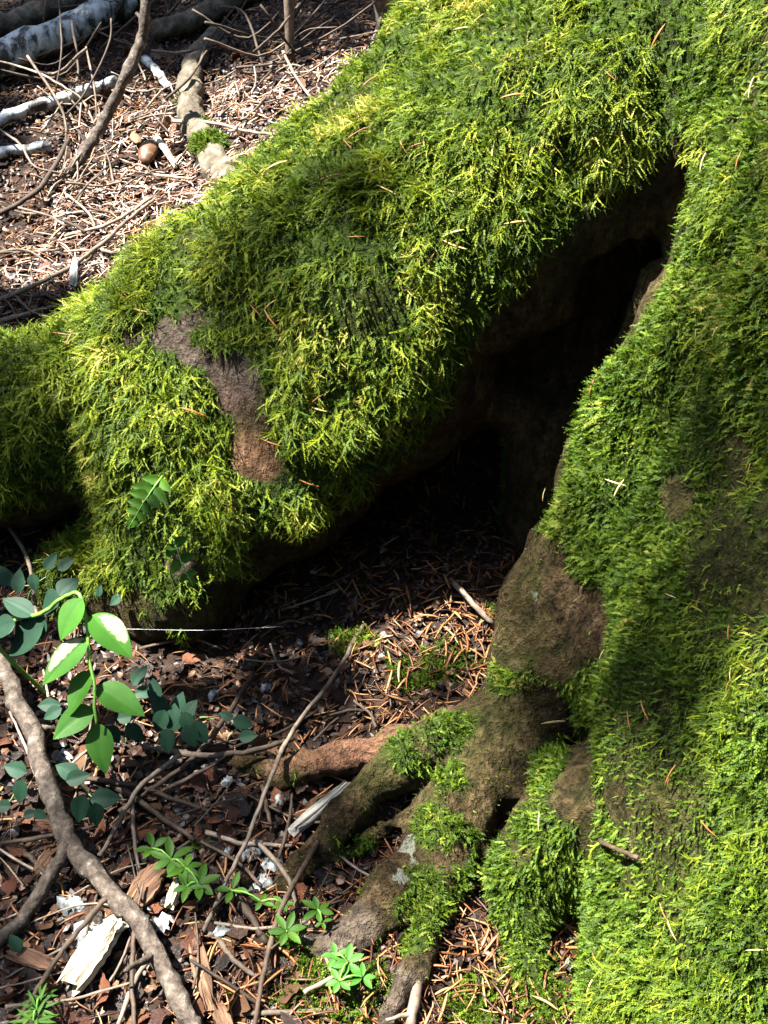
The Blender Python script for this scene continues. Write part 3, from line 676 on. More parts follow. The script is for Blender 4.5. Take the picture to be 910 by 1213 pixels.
# the long bare branch with its fork
br, pth = stick('fallen_branch', gp([(-30, 740, .03), (2, 788, .035), (35, 860, .035), (60, 940, .03), (86, 1002, .026), (130, 1055, .024), (165, 1095, .024), (195, 1150, .02), (222, 1205, .018), (245, 1260, .014)], .02),
                7.2*MM, 5.8*MM, M['branch'], 'long bare grey branch with a fork lying across the leaf litter', 'branch', sides=10, stubs=2)
b0 = np.array(br.location)
m2, _, _ = stick_mesh('side_branch', gp([(84, 1000, .026), (55, 1045, .018), (25, 1090, .012), (-25, 1140, .01)], .01), 5.5*MM, 4*MM, M['branch'], 8, seed=77, base=b0); obj('side_branch', m2, br)
front = [
 ([(170, 884, .02), (240, 895, .022), (300, 889, .024), (346, 876, .018)], 2.6, 2.0, 'twig_grey', 'straight grey twig pointing at the reddish root', 1),
 ([(430, 740, .006), (396, 800, .02), (349, 863, .032), (322, 919, .03), (299, 980, .026), (270, 1040, .02), (241, 1104, .008)], 1.9, 1.5, 'twig_grey', 'very long thin twig crossing over the reddish root into the hollow', 0),
 ([(300, 798, .012), (272, 842, .022), (235, 892, .022), (180, 935, .014), (140, 962, .01)], 2.2, 1.8, 'twig_brown', 'dark thin twig behind the small blue green leaves', 1),
 ([(186, 940, .010), (240, 913, .02), (268, 895, .024)], 1.7, 1.3, 'twig_grey', 'short twig leaning up on the straight grey twig', 0),
 ([(98, 922, .014), (163, 932, .018), (227, 954, .012), (250, 962, .01)], 2.0, 1.6, 'twig_brown', 'brown twig under the hanging leafy shoot tip', 1),
 ([(130, 925, .012), (185, 962, .012), (232, 995, .01)], 2.6, 1.8, 'twig_brown', 'knobbly brown twig running down towards the whorled leaves', 2),
 ([(222, 888, .02), (190, 912, .02), (163, 935, .020), (140, 975, .014), (118, 1014, .008)], 2.1, 1.7, 'twig_grey', 'bent grey twig with a kink above the bare branch', 0),
 ([(156, 946, .014), (160, 1000, .010), (168, 1052, .004)], 1.7, 1.3, 'twig_pale', 'pale upright thin twig standing before the whorled leaves', 0),
 ([(384, 984, .016), (358, 1030, .026), (335, 1072, .022), (320, 1118, .016), (310, 1165, .014), (300, 1225, .010)], 2.1, 1.6, 'twig_brown', 'long thin brown twig leaning on the knee shaped root end', 0),
 ([(283, 1066, .008), (300, 1090, .010), (316, 1116, .008)], 3.0, 2.0, 'twig_brown', 'stubby brown twig below the whorled leaves', 0),
 ([(258, 1112, .008), (283, 1143, .010), (316, 1162, .008)], 1.8, 1.4, 'twig_grey', 'curved twig beside the rotten wood splinters', 0),
 ([(302, 995, .014), (338, 1035, .016), (352, 1076, .010)], 1.8, 1.3, 'twig_grey', 'thin twig crossing behind the long brown leaning twig', 0),
 ([(128, 1062, .028), (100, 1095, .022), (70, 1132, .016), (45, 1171, .014), (14, 1222, .010)], 1.9, 1.5, 'twig_brown', 'thin dark twig passing over the white wood chunk', 0),
 ([(160, 1100, .012), (156, 1150, .012), (160, 1220, .008)], 1.8, 1.5, 'twig_brown', 'thin twig standing next to the white wood chunk', 0),
 ([(180, 1130, .010), (158, 1166, .010), (138, 1222, .008)], 1.9, 1.4, 'twig_grey', 'slanting grey twig between white wood chunk and bare branch', 0),
 ([(506, 1112, .012), (495, 1165, .012), (482, 1225, .010)], 4.2, 3.6, 'twig_pale', 'stout pale snapped stick lying against the forked root', 1),
 ([(474, 1155, .008), (462, 1190, .008), (450, 1225, .006)], 2.6, 2.2, 'twig_brown', 'dark short stick beside the pale snapped stick', 0),
 ([(538, 690, .012), (560, 715, .016), (584, 738, .012)], 2.6, 2.2, 'twig_grey', 'short stick lying inside the mouth of the hollow', 0),
 ([(-10, 600, .05), (28, 650, .045), (40, 700, .04), (44, 730, .035)], 1.9, 1.5, 'twig_grey', 'thin bent twig rising above the leafy shoot to the mossy root', 0),
 ([(310, 930, .006), (318, 965, .008), (322, 985, .006)], 1.7, 1.4, 'twig_brown', 'short upright twig below the tip of the reddish root', 0),
 ([(245, 985, .008), (282, 998, .012), (345, 1002, .008)], 1.9, 1.4, 'twig_pale', 'pale level twig above the mottled lichen flakes', 0),
 ([(250, 1092, .006), (300, 1100, .01), (352, 1094, .006)], 1.3, 1.0, 'twig_pale', 'fine level twig between two clumps of whorled leaves', 0),
 ([(288, 1200, .006), (340, 1199, .008), (400, 1196, .006)], 1.8, 1.5, 'twig_grey', 'level grey twig at the foot of the floor moss', 0),
 ([(360, 1176, .012), (390, 1160, .014), (410, 1148, .012)], 1.6, 1.2, 'twig_pale', 'pale fine twig lying on the green floor moss', 0),
 ([(30, 1010, .006), (55, 1035, .012), (70, 1052, .008)], 2.0, 1.6, 'twig_brown', 'short twig tucked in the fork of the bare branch', 0),
 ([(0, 1000, .008), (60, 990, .014), (115, 978, .012)], 1.7, 1.3, 'twig_brown', 'dim twig crossing beneath the bare branch', 0),
]
for pts, a, b, mt, lab, st in front:
    stick('twig', gp(pts, .01), a*MM, b*MM, M[mt], lab, 'twig', stubs=st)
# behind the arching root, in the sun
back = [
 ([(85, 205, .012), (105, 172, .03), (127, 136, .06), (150, 88, .10), (168, 45, .13), (172, 10, .16), (170, -40, .2)], 7.5, 6.0, 'branch', 'thick grey stick propped up above the sunlit litter', 10, 2),
 ([(-10, 70, .05), (40, 84, .06), (79, 105, .05), (98, 119, .04), (113, 150, .02)], 1.7, 1.3, 'twig_pale', 'long pale arching twig in front of the birch log', 5, 0),
 ([(32, 66, .07), (63, 111, .05), (77, 140, .03), (79, 172, .01)], 1.9, 1.6, 'twig_grey', 'crooked twig standing in front of the birch log', 5, 0),
 ([(132, 22, .10), (129, 53, .08), (100, 111, .05), (77, 137, .03)], 1.5, 1.4, 'twig_brown', 'curved brown twig rising beside the propped grey stick', 5, 0),
 ([(69, -10, .11), (73, 60, .07), (65, 112, .04)], 1.4, 1.2, 'twig_brown', 'thin upright brown twig crossing the birch log', 5, 0),
 ([(97, 117, .045), (94, 150, .025), (95, 178, .008)], 1.5, 1.3, 'twig_pale', 'pale forked off upright twig near the propped grey stick', 5, 0),
 ([(102, 56, .06), (112, 105, .04), (115, 148, .015)], 1.4, 1.1, 'twig_grey', 'thin grey stem before the small birch stick', 5, 0),
 ([(-8, 148, .03), (24, 171, .03), (42, 198, .025), (79, 206, .015)], 1.6, 1.4, 'twig_pale', 'zigzag pale twig at the shaded edge of the litter', 5, 0),
 ([(82, 165, .02), (53, 216, .02), (24, 240, .014), (-20, 262, .01)], 3.4, 2.8, 'twig_brown', 'dark stout twig trailing out of the sunlit litter', 6, 1),
 ([(75, 280, .008), (132, 264, .016), (180, 234, .012)], 2.2, 1.8, 'twig_pale', 'bleached stick pointing at the mossy crest', 6, 0),
 ([(-5, 358, .01), (35, 340, .014), (80, 318, .014), (120, 290, .016), (150, 262, .018), (183, 236, .014)], 2.6, 2.0, 'twig_grey', 'long grey stick running down behind the mossy root', 6, 1),
 ([(18, 245, .01), (59, 256, .014), (78, 268, .01)], 1.6, 1.3, 'twig_grey', 'short twig by the dark stout twig', 5, 0),
 ([(79, 230, .012), (103, 250, .016), (113, 268, .010)], 1.7, 1.4, 'twig_pale', 'short arched pale twig on the sunlit litter', 5, 0),
 ([(-5, 382, .006), (30, 372, .01), (70, 362, .006)], 2.8, 2.2, 'twig_grey', 'grey stick lying along the back of the mossy root', 6, 0),
 ([(205, 143, .02), (255, 146, .026), (290, 155, .018), (330, 160, .012)], 2.4, 1.8, 'twig_pale', 'white bleached twig lying over the lichened root', 6, 0),
 ([(335, 60, .03), (350, 90, .02), (368, 115, .012)], 2.2, 1.8, 'twig_pale', 'pale stick leaning where the litter meets the shade', 6, 0),
 ([(160, 205, .012), (190, 208, .014), (228, 212, .012)], 2.0, 1.7, 'twig_pale', 'dry level stick in front of the bark lump', 6, 0),
 ([(280, 80, .016), (320, 76, .024), (345, 72, .02)], 2.0, 1.6, 'twig_brown', 'brown twig along the shaded rim of the litter', 5, 0),
 ([(300, 62, .05), (330, 35, .06), (356, 4, .07)], 2.2, 1.8, 'twig_brown', 'dim slanting twig beyond the litter', 5, 0),
 ([(196, 118, .03), (225, 92, .04), (245, 60, .05)], 2.0, 1.5, 'twig_brown', 'dim twig leaning past the lichened root', 5, 0),
 ([(180, 60, .02), (215, 62, .03), (260, 52, .02)], 2.4, 1.8, 'twig_grey', 'dim grey twig under the brown log', 5, 0),
]
for pts, a, b, mt, lab, sd, st in back:
    nm = 'propped_stick' if a > 7 else 'twig'
    stick(nm, gp(pts, .01), a*MM, b*MM, M[mt], lab, 'stick' if a > 7 else 'twig', sides=sd, stubs=st)
# birch logs, brown log, lichened root, saplings
def log(name, pts, r0, r1, mat, label, cat, end_mat=None):
    o, path = stick(name, pts, r0, r1, mat, label, cat, sides=16)
    return o
log('birch_log', gp([(-60, 98, .026), (0, 70, .028), (60, 45, .03), (120, 16, .03), (170, -14, .03)], .03), 24*MM, 20*MM, M['birch'], 'white birch log with peeling dark patches lying in the shade', 'log')
log('birch_stick', gp([(-20, 150, .012), (10, 137, .014), (50, 124, .016), (95, 110, .016), (136, 96, .014)], .014), 9*MM, 7.5*MM, M['birch'], 'broken white birch stick lower than the big birch log', 'stick')
log('birch_stick', gp([(-20, 186, .01), (20, 178, .012), (62, 174, .012)], .01), 8*MM, 6*MM, M['birch'], 'short dim birch stick half buried beside the zigzag twig', 'stick')
log('birch_stick', gp([(172, 70, .012), (188, 88, .014), (203, 106, .012)], .01), 6.5*MM, 5*MM, M['birch'], 'small white birch piece near the propped stick', 'stick')
log('fallen_log', gp([(183, 38, .02), (225, 25, .022), (265, 5, .024), (310, -25, .026)], .02), 15*MM, 19*MM, M['log'], 'brown weathered log lying in the shade', 'log')
log('fallen_log', gp([(-30, 40, .03), (40, 18, .03), (120, -12, .03)], .03), 18*MM, 16*MM, M['log'], 'dark brown log behind the birch log', 'log')
o = log('surface_root', gp([(262, 30, -.02), (238, 62, .012), (226, 90, .018), (223, 118, .018), (233, 150, .014), (250, 185, .008), (275, 215, -.012), (300, 240, -.04)], .01), 13*MM, 21*MM, M['log'], 'lichened grey root with yellow moss surfacing behind the arch', 'root')
for px, py, hh, lab in ((345, 80, .0, 'thin pale dead sapling stem standing in the shade'), (458, 44, .0, 'dark sapling trunk beside the mossy crest')):
    g = G(px, py); r = .007 if px < 400 else .022
    t = empty('sapling', g); tag(t, lab, 'sapling')
    me, _, path = stick_mesh('stem', [g+np.array((0, 0, -.02)), g+np.array((.0, .02, .25)), g+np.array((-.01, .03, .7)), g+np.array((.02, .05, 1.6))], r, r*.6, M['twig_pale'] if px < 400 else M['log'], 9, 6, True, px, base=g)
    obj('stem', me, t)
# moss on the surfacing root
pts_m = []; nrm = []
for px, py, r in ((247, 172, .027), (238, 150, .014), (220, 118, .012)):
    c = G(px, py, .018)
    for k in range(1000 if r > .02 else 260):
        a = rng.normal(size=3); a /= np.linalg.norm(a); a[2] = abs(a[2])
        pts_m.append(c+a*r*np.array((.75, 1, .5))*rng.uniform(.7, 1)); nrm.append(a)
nrm = np.array(nrm); tag(scatter('yellow_moss', np.array(pts_m), droop(nrm, .3, .8, .4), .007*rng.uniform(.6, 1.4, len(nrm)), moss_short_p, M['moss_short']), 'tuft of yellow green moss on the lichened root behind the arch', 'moss', kind='stuff')

LAND = [((60, 940), 'beside the upper bare branch'), ((190, 1150), 'beside the lower bare branch'), ((110, 1140), 'round the white wood chunk'), ((230, 1040), 'round the largest whorled plant'), ((240, 1150), 'by the fibrous rotten wood'),
        ((330, 910), 'round the reddish root'), ((210, 850), 'under the ten leaved sprig'), ((110, 880), 'under the hanging leafy shoot'), ((370, 1160), 'by the green floor moss'), ((300, 800), 'at the shaded mouth of the hollow'),
        ((330, 1080), 'by the single leaf whorl'), ((300, 1000), 'below the pale level twig'), ((20, 1060), 'in the fork of the bare branch'), ((30, 1180), 'by the conifer seedling'), ((380, 810), 'on the lit needles before the hollow'),
        ((180, 960), 'under the crossed brown twigs'), ((420, 1000), 'between the thin roots'), ((420, 1190), 'by the forked root end'), ((200, 760), 'below the root lip'), ((280, 1200), 'by the level grey twig')]
LANDB = [((40, 60), 'by the big birch log'), ((100, 105), 'by the broken birch stick'), ((150, 60), 'under the propped stick'), ((230, 30), 'by the brown weathered log'), ((345, 50), 'by the pale sapling stem'), ((440, 30), 'by the dark sapling trunk'), ((300, 40), 'between log and pale sapling'),
         ((240, 130), 'beside the lichened root'), ((178, 185), 'round the pale bark lump'), ((90, 200), 'at the foot of the propped stick'), ((300, 120), 'between the lichened root and pale sapling'), ((360, 100), 'against the mossy crest'), ((130, 255), 'by the bleached stick'), ((60, 300), 'by the long grey stick'), ((260, 170), 'by the yellow moss tuft'), ((20, 180), 'by the half buried birch stick'), ((90, 325), 'by the upright grey bark chip')]
def near2(px, py): return min(LANDB, key=lambda q: (q[0][0]-px)**2+(q[0][1]-py)**2)[1]
def near(px, py): return min(LAND, key=lambda q: (q[0][0]-px)**2+(q[0][1]-py)**2)[1]
def blocked(px, py):
    p, n = T(px, py)
    if p is None: return False
    return np.linalg.norm(p-CAM) < np.linalg.norm(G(px, py)-CAM)+.01
def rand_stick(px, py, ln, r, mat, name, label, group, h=.006, ang=None, rise=.012):
    c = G(px, py, h); a = rng.uniform(0, math.pi) if ang is None else ang; d = np.array((math.cos(a), math.sin(a)))*ln/2
    bend = rng.normal(size=2)*ln*.06
    def at(q, e): return np.array((q[0], q[1], float(gh(q[0], q[1]))+h+e))
    stick(name, [at(c[:2]-d, rng.uniform(-.002, rise)), at(c[:2]+bend, rng.uniform(.002, rise*.7)), at(c[:2]+d, rng.uniform(-.002, rise))], r, r*.75, mat, label, 'twig', group, sides=5)
k = 0
while k < 46:
    px, py = rng.uniform(0, 440), rng.uniform(700, 1210)
    if blocked(px, py): continue
    rand_stick(px, py, rng.uniform(.03, .09), rng.uniform(.7, 1.5)*MM, M[['twig_brown', 'twig_grey', 'twig_pale'][k % 3]], 'small_twig', 'short thin '+['brown', 'grey', 'pale'][k % 3]+' twig '+near(px, py), 'small twigs before the hollow'); k += 1
k = 0
while k < 75:
    px, py = rng.uniform(60, 400), rng.uniform(88, 265)
    if blocked(px, py) or py > 330-px*.62: continue
    rand_stick(px, py, rng.uniform(.03, .08), rng.uniform(.8, 1.8)*MM, M[['twig_pale', 'twig_grey', 'twig_pale'][k % 3]], 'litter_stick', ['short bleached', 'short grey', 'short bleached'][k % 3]+' litter stick '+near2(px, py), 'sticks in the sunlit litter', rise=.03); k += 1
k = 0
while k < 60:
    px, py = rng.uniform(0, 480), rng.uniform(-40, 110)
    if blocked(px, py) or (py > 80 and px > 150): continue
    rand_stick(px, py, rng.uniform(.06, .25), rng.uniform(.9, 2.4)*MM, M[['twig_brown', 'twig_brown', 'twig_grey'][k % 3]], 'shaded_twig', ['thin brown dead', 'thin brown dead', 'thin grey dead'][k % 3]+' twig '+near2(px, py), 'twigs in the shaded tangle', rise=.09); k += 1
k = 0
while k < 22:
    px, py = rng.uniform(0, 140), rng.uniform(255, 380)
    if blocked(px, py): continue
    rand_stick(px, py, rng.uniform(.03, .10), rng.uniform(.8, 1.8)*MM, M[['twig_brown', 'twig_grey'][k % 2]], 'shaded_twig', ['brown', 'grey'][k % 2]+' dim litter twig '+near2(px, py), 'twigs beside the mossy root end', rise=.012); k += 1

# ------------------------------------------------------------------ leaves
def leaf_geo(ln, w, nx=8, ny=4, cup=.15, bend=.15, shape=.75, tip=1.0, seed=None, ragged=0.0, curl=0.0):
    r_ = random.Random(seed); V = []; Fc = []; UVt = []
    for i in range(nx+1):
        t = i/nx; half = w*.5*math.sin(math.pi*min(1, t**shape))**.85*(1 if t < .97 else .6)
        if i in (0, nx): half = w*.012
        for j in range(-ny, ny+1):
            s = j/ny; rg = 1+(ragged*r_.uniform(-1, 1) if abs(j) == ny else 0)
            y = half*s*rg; z = cup*abs(y)*1.2-bend*ln*t*t + curl*ln*.5*(s*s)*math.sin(math.pi*t)
            z += ragged*.10*ln*r_.uniform(-1, 1)
            if j == 0: z -= .0004*ln/.04
            V.append((ln*t, y, z)); UVt.append((t, s))
    m = 2*ny+1
    for i in range(nx):
        for j in range(m-1): Fc.append((i*m+j, (i+1)*m+j, (i+1)*m+j+1, i*m+j+1))
    return V, Fc, UVt
def place_leaf(name, base, tip, width, nrm, mat, parent, origin, blotch=None, cup=.18, bend=.12, shape=.75, nx=10, ny=4):
    base = np.array(base); tip = np.array(tip); d = tip-base; ln = np.linalg.norm(d)
    V, Fc, UVt = leaf_geo(ln, width, nx, ny, cup, bend, shape)
    e = eulers(d[None], np.array(nrm, float)[None])[0]; R_ = np.array(Euler(e).to_matrix())
    W = np.array(V)@R_.T + base - np.array(origin)
    me = mesh_from(name, W, Fc, mat)
    if blotch:
        at = me.attributes.new('blotch', 'FLOAT', 'POINT')
        at.data.foreach_set('value', [max(0, 1-math.hypot((t-blotch[0])/blotch[2], (s-blotch[1])/blotch[3])*.55) for t, s in UVt])
    return obj(name, me, parent)
# the hanging shoot with large oval leaves
D0 = .83
org = P(40, 740, .88); org[2] = float(gh(org[0], org[1]))
shoot = empty('leafy_shoot', org); tag(shoot, 'bright green shoot with large oval leaves, two with pale bleached blotches', 'plant')
def stem_part(pts, r0, r1, mat, parent, origin, nm='stem'):
    me, _, _ = stick_mesh(nm, pts, r0, r1, mat, 7, 5, False, len(pts)*7+int(abs(pts[0][0]*1000)), base=origin); return obj(nm, me, parent)
stem_part([org, P(-6, 760, .885), P(18, 735, .87), P(48, 727, .86), P(75, 708, .85), P(94, 704, .84), P(103, 738, .835), P(105, 775, .832), P(112, 812, .828), P(112, 838, .826), P(115, 858, .826)], 1.9*MM, 1.1*MM, M['stem_green'], shoot, org)
up = (0, -.35, 1)
for bx0, by0, tx, ty, wpx, dd, nrm, bl in (
    (98, 709, 68, 757, 36, .000, (-.3, -.4, 1), None), (108, 729, 157, 776, 40, -.004, (.2, -.3, 1), (.45, .55, .34, .5)),
    (104, 757, 47, 808, 37, -.006, (-.2, -.4, 1), (.40, -.55, .40, .40)), (108, 794, 78, 846, 35, -.004, (-.4, -.2, 1), None),
    (110, 838, 62, 873, 34, -.010, (-.1, -.5, 1), None), (115, 813, 171, 845, 36, -.004, (.1, -.3, 1), None), (115, 857, 124, 916, 33, -.006, (0, -.6, 1), None)):
    place_leaf('leaf', P(bx0, by0, D0+.005), P(tx, ty, D0+dd), wpx*D0/FPX, nrm, M['leaf_blotch'] if bl else M['leaf_green'], shoot, org, bl, nx=22 if bl else 12, ny=8 if bl else 4, cup=.2)
for bx0, by0, tx, ty, wpx in ((70, 706, 92, 684, 28), (72, 708, 48, 722, 36), (40, 729, 2, 707, 25), (52, 740, 6, 775, 40), (50, 728, 40, 760, 26), (18, 737, -14, 750, 30)):
    place_leaf('leaf', P(bx0, by0, .862), P(tx, ty, .868), wpx*.865/FPX, (random.uniform(-.3, .3), -.4, 1), M['leaf_blue'], shoot, org)
# small blue-green leaved sprigs in the shade
def sprig(pix, leaves, h, label, ln_px, mat='leaf_blue'):
    base = G(*pix[0], 0); t = empty('leafy_sprig', base); tag(t, label, 'plant')
    pts = [base]+[G(px, py, h*(.5+.5*i/len(pix))) for i, (px, py) in enumerate(pix[1:])]
    stem_part(pts, 1.0*MM, .6*MM, M['stem_dull'], t, base)
    for px, py, ang, sc in leaves:
        c = G(px, py, h); d = np.linalg.norm(c-CAM); L_ = ln_px*sc*d/FPX*1.05
        a = math.radians(ang); v = np.array((math.cos(a), 0, 0))+UP*math.sin(a)*.9; v = v/np.linalg.norm(v)*L_
        place_leaf('leaf', c-v*.5, c+v*.5, L_*.68, (random.uniform(-.3, .3), -.5, 1), M[mat], t, base, nx=7, ny=3)
sprig([(185, 900), (205, 862), (235, 850), (255, 852)], [(188, 835, 120, 1), (190, 855, -110, 1), (212, 835, 80, 1.05), (206, 850, 90, 1.1), (225, 840, 60, .9), (198, 878, -90, 1.05), (226, 872, -70, 1), (238, 868, -60, 1), (183, 817, 100, .9), (222, 856, -80, .9)], .05, 'blue green sprig of ten small leaves behind the dark thin twig', 28)
sprig([(70, 900), (85, 920), (110, 945)], [(80, 913, 150, 1), (92, 921, 20, .9), (95, 958, -100, 1.1), (125, 946, 5, 1.15), (114, 965, -85, .9)], .035, 'small sprig with oval leaves below the hanging shoot tip', 29)
sprig([(268, 880), (276, 868), (284, 860)], [(288, 856, -20, 1), (294, 872, 10, .9), (268, 848, 150, .7)], .03, 'pair of blue green leaves by the straight grey twig', 24)
sprig([(5, 960), (20, 935), (28, 905)], [(18, 911, 160, 1), (24, 938, -100, 1.05), (2, 955, 180, .8), (36, 964, 20, .6), (48, 965, -30, .6)], .03, 'dim sprig of leaves left of the bare branch', 26)
sprig([(95, 715), (130, 705), (180, 690)], [(186, 685, 30, 1), (156, 692, 95, .8), (172, 708, -40, 1), (137, 711, -140, .8), (118, 700, 80, .6)], .05, 'thin spray of five small leaves under the mossy root lip', 22)
sprig([(30, 720), (40, 695), (60, 680)], [(22, 688, 90, 1.1), (5, 682, 120, 1.1), (60, 665, 60, .9), (78, 668, 40, .9), (4, 745, -160, 1.1), (40, 690, -80, .8)], .06, 'dim blue green leaves between root and hanging shoot', 24)
sprig([(150, 880), (150, 850), (155, 830)], [(58, 835, 180, 1), (62, 845, -150, .9), (150, 850, 10, .8), (135, 870, -60, .9), (165, 800, 60, 1), (172, 820, 10, .9), (160, 868, -40, 1)], .03, 'dark leaves half hidden behind the bright hanging shoot', 26)
sprig([(20, 1135), (22, 1120)], [(18, 1117, 120, 1)], .02, 'single small dark leaf below the side fork', 20)
# whorled plants
def whorl(spec, label, group=None, len_px=22, mat='leaf_whorl', w=.42):
    px0, py0 = spec[0][:2]; base = G(px0, py0+6, 0); t = empty('whorled_plant', base); tag(t, label, 'plant', group)
    prev = base
    for (px, py, n, sc) in spec:
        c = G(px, py, .022); g = c.copy(); g[2] = float(gh(c[0], c[1]))
        stem_part([prev, (prev+c)/2+np.array((0, 0, .004)), c], .8*MM, .6*MM, M['stem_green'], t, base); prev = c
        d = np.linalg.norm(c-CAM); L_ = len_px*sc*d/FPX*.82; a0 = random.uniform(0, 6)
        for k in range(n):
            a = a0+2*math.pi*k/n+random.uniform(-.2, .2); v = np.array((math.cos(a), math.sin(a), random.uniform(.0, .45)))*L_*random.uniform(.8, 1.15)
            place_leaf('leaf', c+v*.06, c+v, L_*w, (random.uniform(-.2, .2), random.uniform(-.3, .1), 1), M[mat], t, base, nx=6, ny=2, bend=.18, shape=1.0)
whorl([(181, 1005, 5, 1.0), (203, 1018, 6, 1.2), (220, 1028, 6, 1.0), (236, 1048, 6, 1.15), (222, 1050, 5, .9)], 'largest bright green whorled plant growing beside the bare branch', None, 25)
whorl([(275, 1055, 4, 1.1), (310, 1068, 4, .8), (336, 1070, 5, .8)], 'trailing whorled plant under the long brown leaning twig', None, 22)
whorl([(340, 1103, 6, 1.15)], 'single green leaf whorl beside the stubby brown twig', None, 22)
whorl([(377, 1078, 6, 1.0), (382, 1092, 4, .6)], 'small green leaf whorl at the end of the stout lichened root', None, 22)
whorl([(398, 1132, 5, 1.0), (412, 1140, 6, 1.2), (402, 1162, 6, 1.0), (430, 1158, 5, .9)], 'larger leaved whorled plant on the floor moss', None, 22, 'leaf_green')
whorl([(48, 1182, 9, 1.0), (44, 1196, 11, 1.25), (40, 1210, 11, 1.3)], 'bright conifer seedling with narrow leaves by the thin dark twig', None, 22, 'leaf_whorl', .16)
# fern frond and sprig on the arching root
def fern(base_px, tip_px, label, pairs, wpx, lift=.03):
    p0, n0 = T(*base_px); p1, n1 = T(*tip_px)
    if p0 is None or p1 is None: return
    b = p0+n0*.016; e = p1+n1*lift; t = empty('fern', b); tag(t, label, 'fern')
    m = (b+e)/2+np.array((0, -.5, .3))*.012
    stem_part([b, m, e], .8*MM, .4*MM, M['stem_green'], t, b)
    path = smooth_path([b, m, e], 12); dist = np.linalg.norm(p0-CAM); W_ = wpx*dist/FPX
    for k in range(pairs):
        f = (k+.6)/(pairs+.3); q = path[int(f*(len(path)-1))]; d = path[min(int(f*(len(path)-1))+1, len(path)-1)]-path[max(int(f*(len(path)-1))-1, 0)]; d = d/np.linalg.norm(d)
        side = np.cross(d, (-.3, -1, .5)); side /= np.linalg.norm(side); ln = W_*(1-.75*f**1.5)*(.75 if k == 0 else 1)
        for sg in (-1, 1):
            place_leaf('leaflet', q, q+(side*sg+d*.35)*ln, ln*.62, (-.2, -1, .7), M['leaf_whorl'], t, b, nx=6, ny=2, shape=.6, bend=.05)
    place_leaf('leaflet', path[-4], path[-1]+(path[-1]-path[-4])*.3, W_*.45, (-.2, -1, .7), M['leaf_whorl'], t, b, nx=6, ny=2)
fern((205, 560), (186, 606), 'small lobed fern frond hanging from the mossy root', 6, 27, .046)
fern((212, 622), (228, 668), 'little leaf sprig hanging below the fern frond', 3, 28, .046)

# dead leaves: a few shapes per colour, each lying leaf an object of its own
dead = {}
for key in ('leaf_chestnut', 'leaf_tan', 'leaf_dark'):
    dead[key] = []
    for sd in range(6):
        V, Fc, _ = leaf_geo(1.0, random.uniform(.55, .85), 9, 4, random.uniform(-.3, .3), random.uniform(-.25, .25), random.uniform(.6, .85), 1, sd*7+len(key), .34, random.uniform(-.7, .8))
        V = [(x-.5, y, z) for x, y, z in V]; dead[key].append(mesh_from('dead_leaf', V, Fc, M[key]))
dlab = {'leaf_chestnut': ('curled chestnut brown dead leaf lying on the litter before the hollow', 'chestnut dead leaves'),
        'leaf_tan': ('dry tan dead leaf lying on the litter before the hollow', 'tan dead leaves'), 'leaf_dark': ('dark wet dead leaf lying on the litter before the hollow', 'dark dead leaves')}
def drop_leaf(px, py, key, size, lab, grp, lift=.006):
    c = G(px, py, lift); e, _ = floor_frame(np.array([c[:2]]), .38)
    o = obj('dead_leaf', dead[key][int(rng.integers(6))], None, tuple(c)); o.rotation_euler = e[0]; o.scale = (size, size, size*rng.uniform(.7, 1.3)); tag(o, lab, 'dead leaf', grp)
k = 0
while k < 290:
    px, py = rng.uniform(-5, 440), rng.uniform(745, 1215)
    dens = 1.0 if (py > 800+.15*px) else .6
    if px > 330 and py < 900: dens *= .5
    if px > 380: dens *= .4
    if rng.random() > dens or blocked(px, py): continue
    key = ['leaf_chestnut', 'leaf_chestnut', 'leaf_dark', 'leaf_dark', 'leaf_tan', 'leaf_chestnut'][int(rng.integers(6))]
    sz = rng.uniform(.009, .021)
    drop_leaf(px, py, key, sz, ('small ' if sz < .0145 else 'large ')+{'leaf_chestnut': 'chestnut brown', 'leaf_tan': 'dry tan', 'leaf_dark': 'dark wet'}[key]+' dead leaf '+near(px, py), dlab[key][1]+' before the hollow', lift=rng.uniform(.002, .010)); k += 1
for i in range(34):
    for _ in range(20):
        px, py = rng.uniform(0, 400), rng.uniform(60, 380)
        if not blocked(px, py) and py < 400-.8*px: break
    else: continue
    drop_leaf(px, py, ['leaf_tan', 'leaf_chestnut'][i % 2], rng.uniform(.014, .03), ['tan', 'reddish'][i % 2]+' dead leaf '+near2(px, py), ['tan leaves behind the root', 'reddish leaves behind the root'][i % 2])

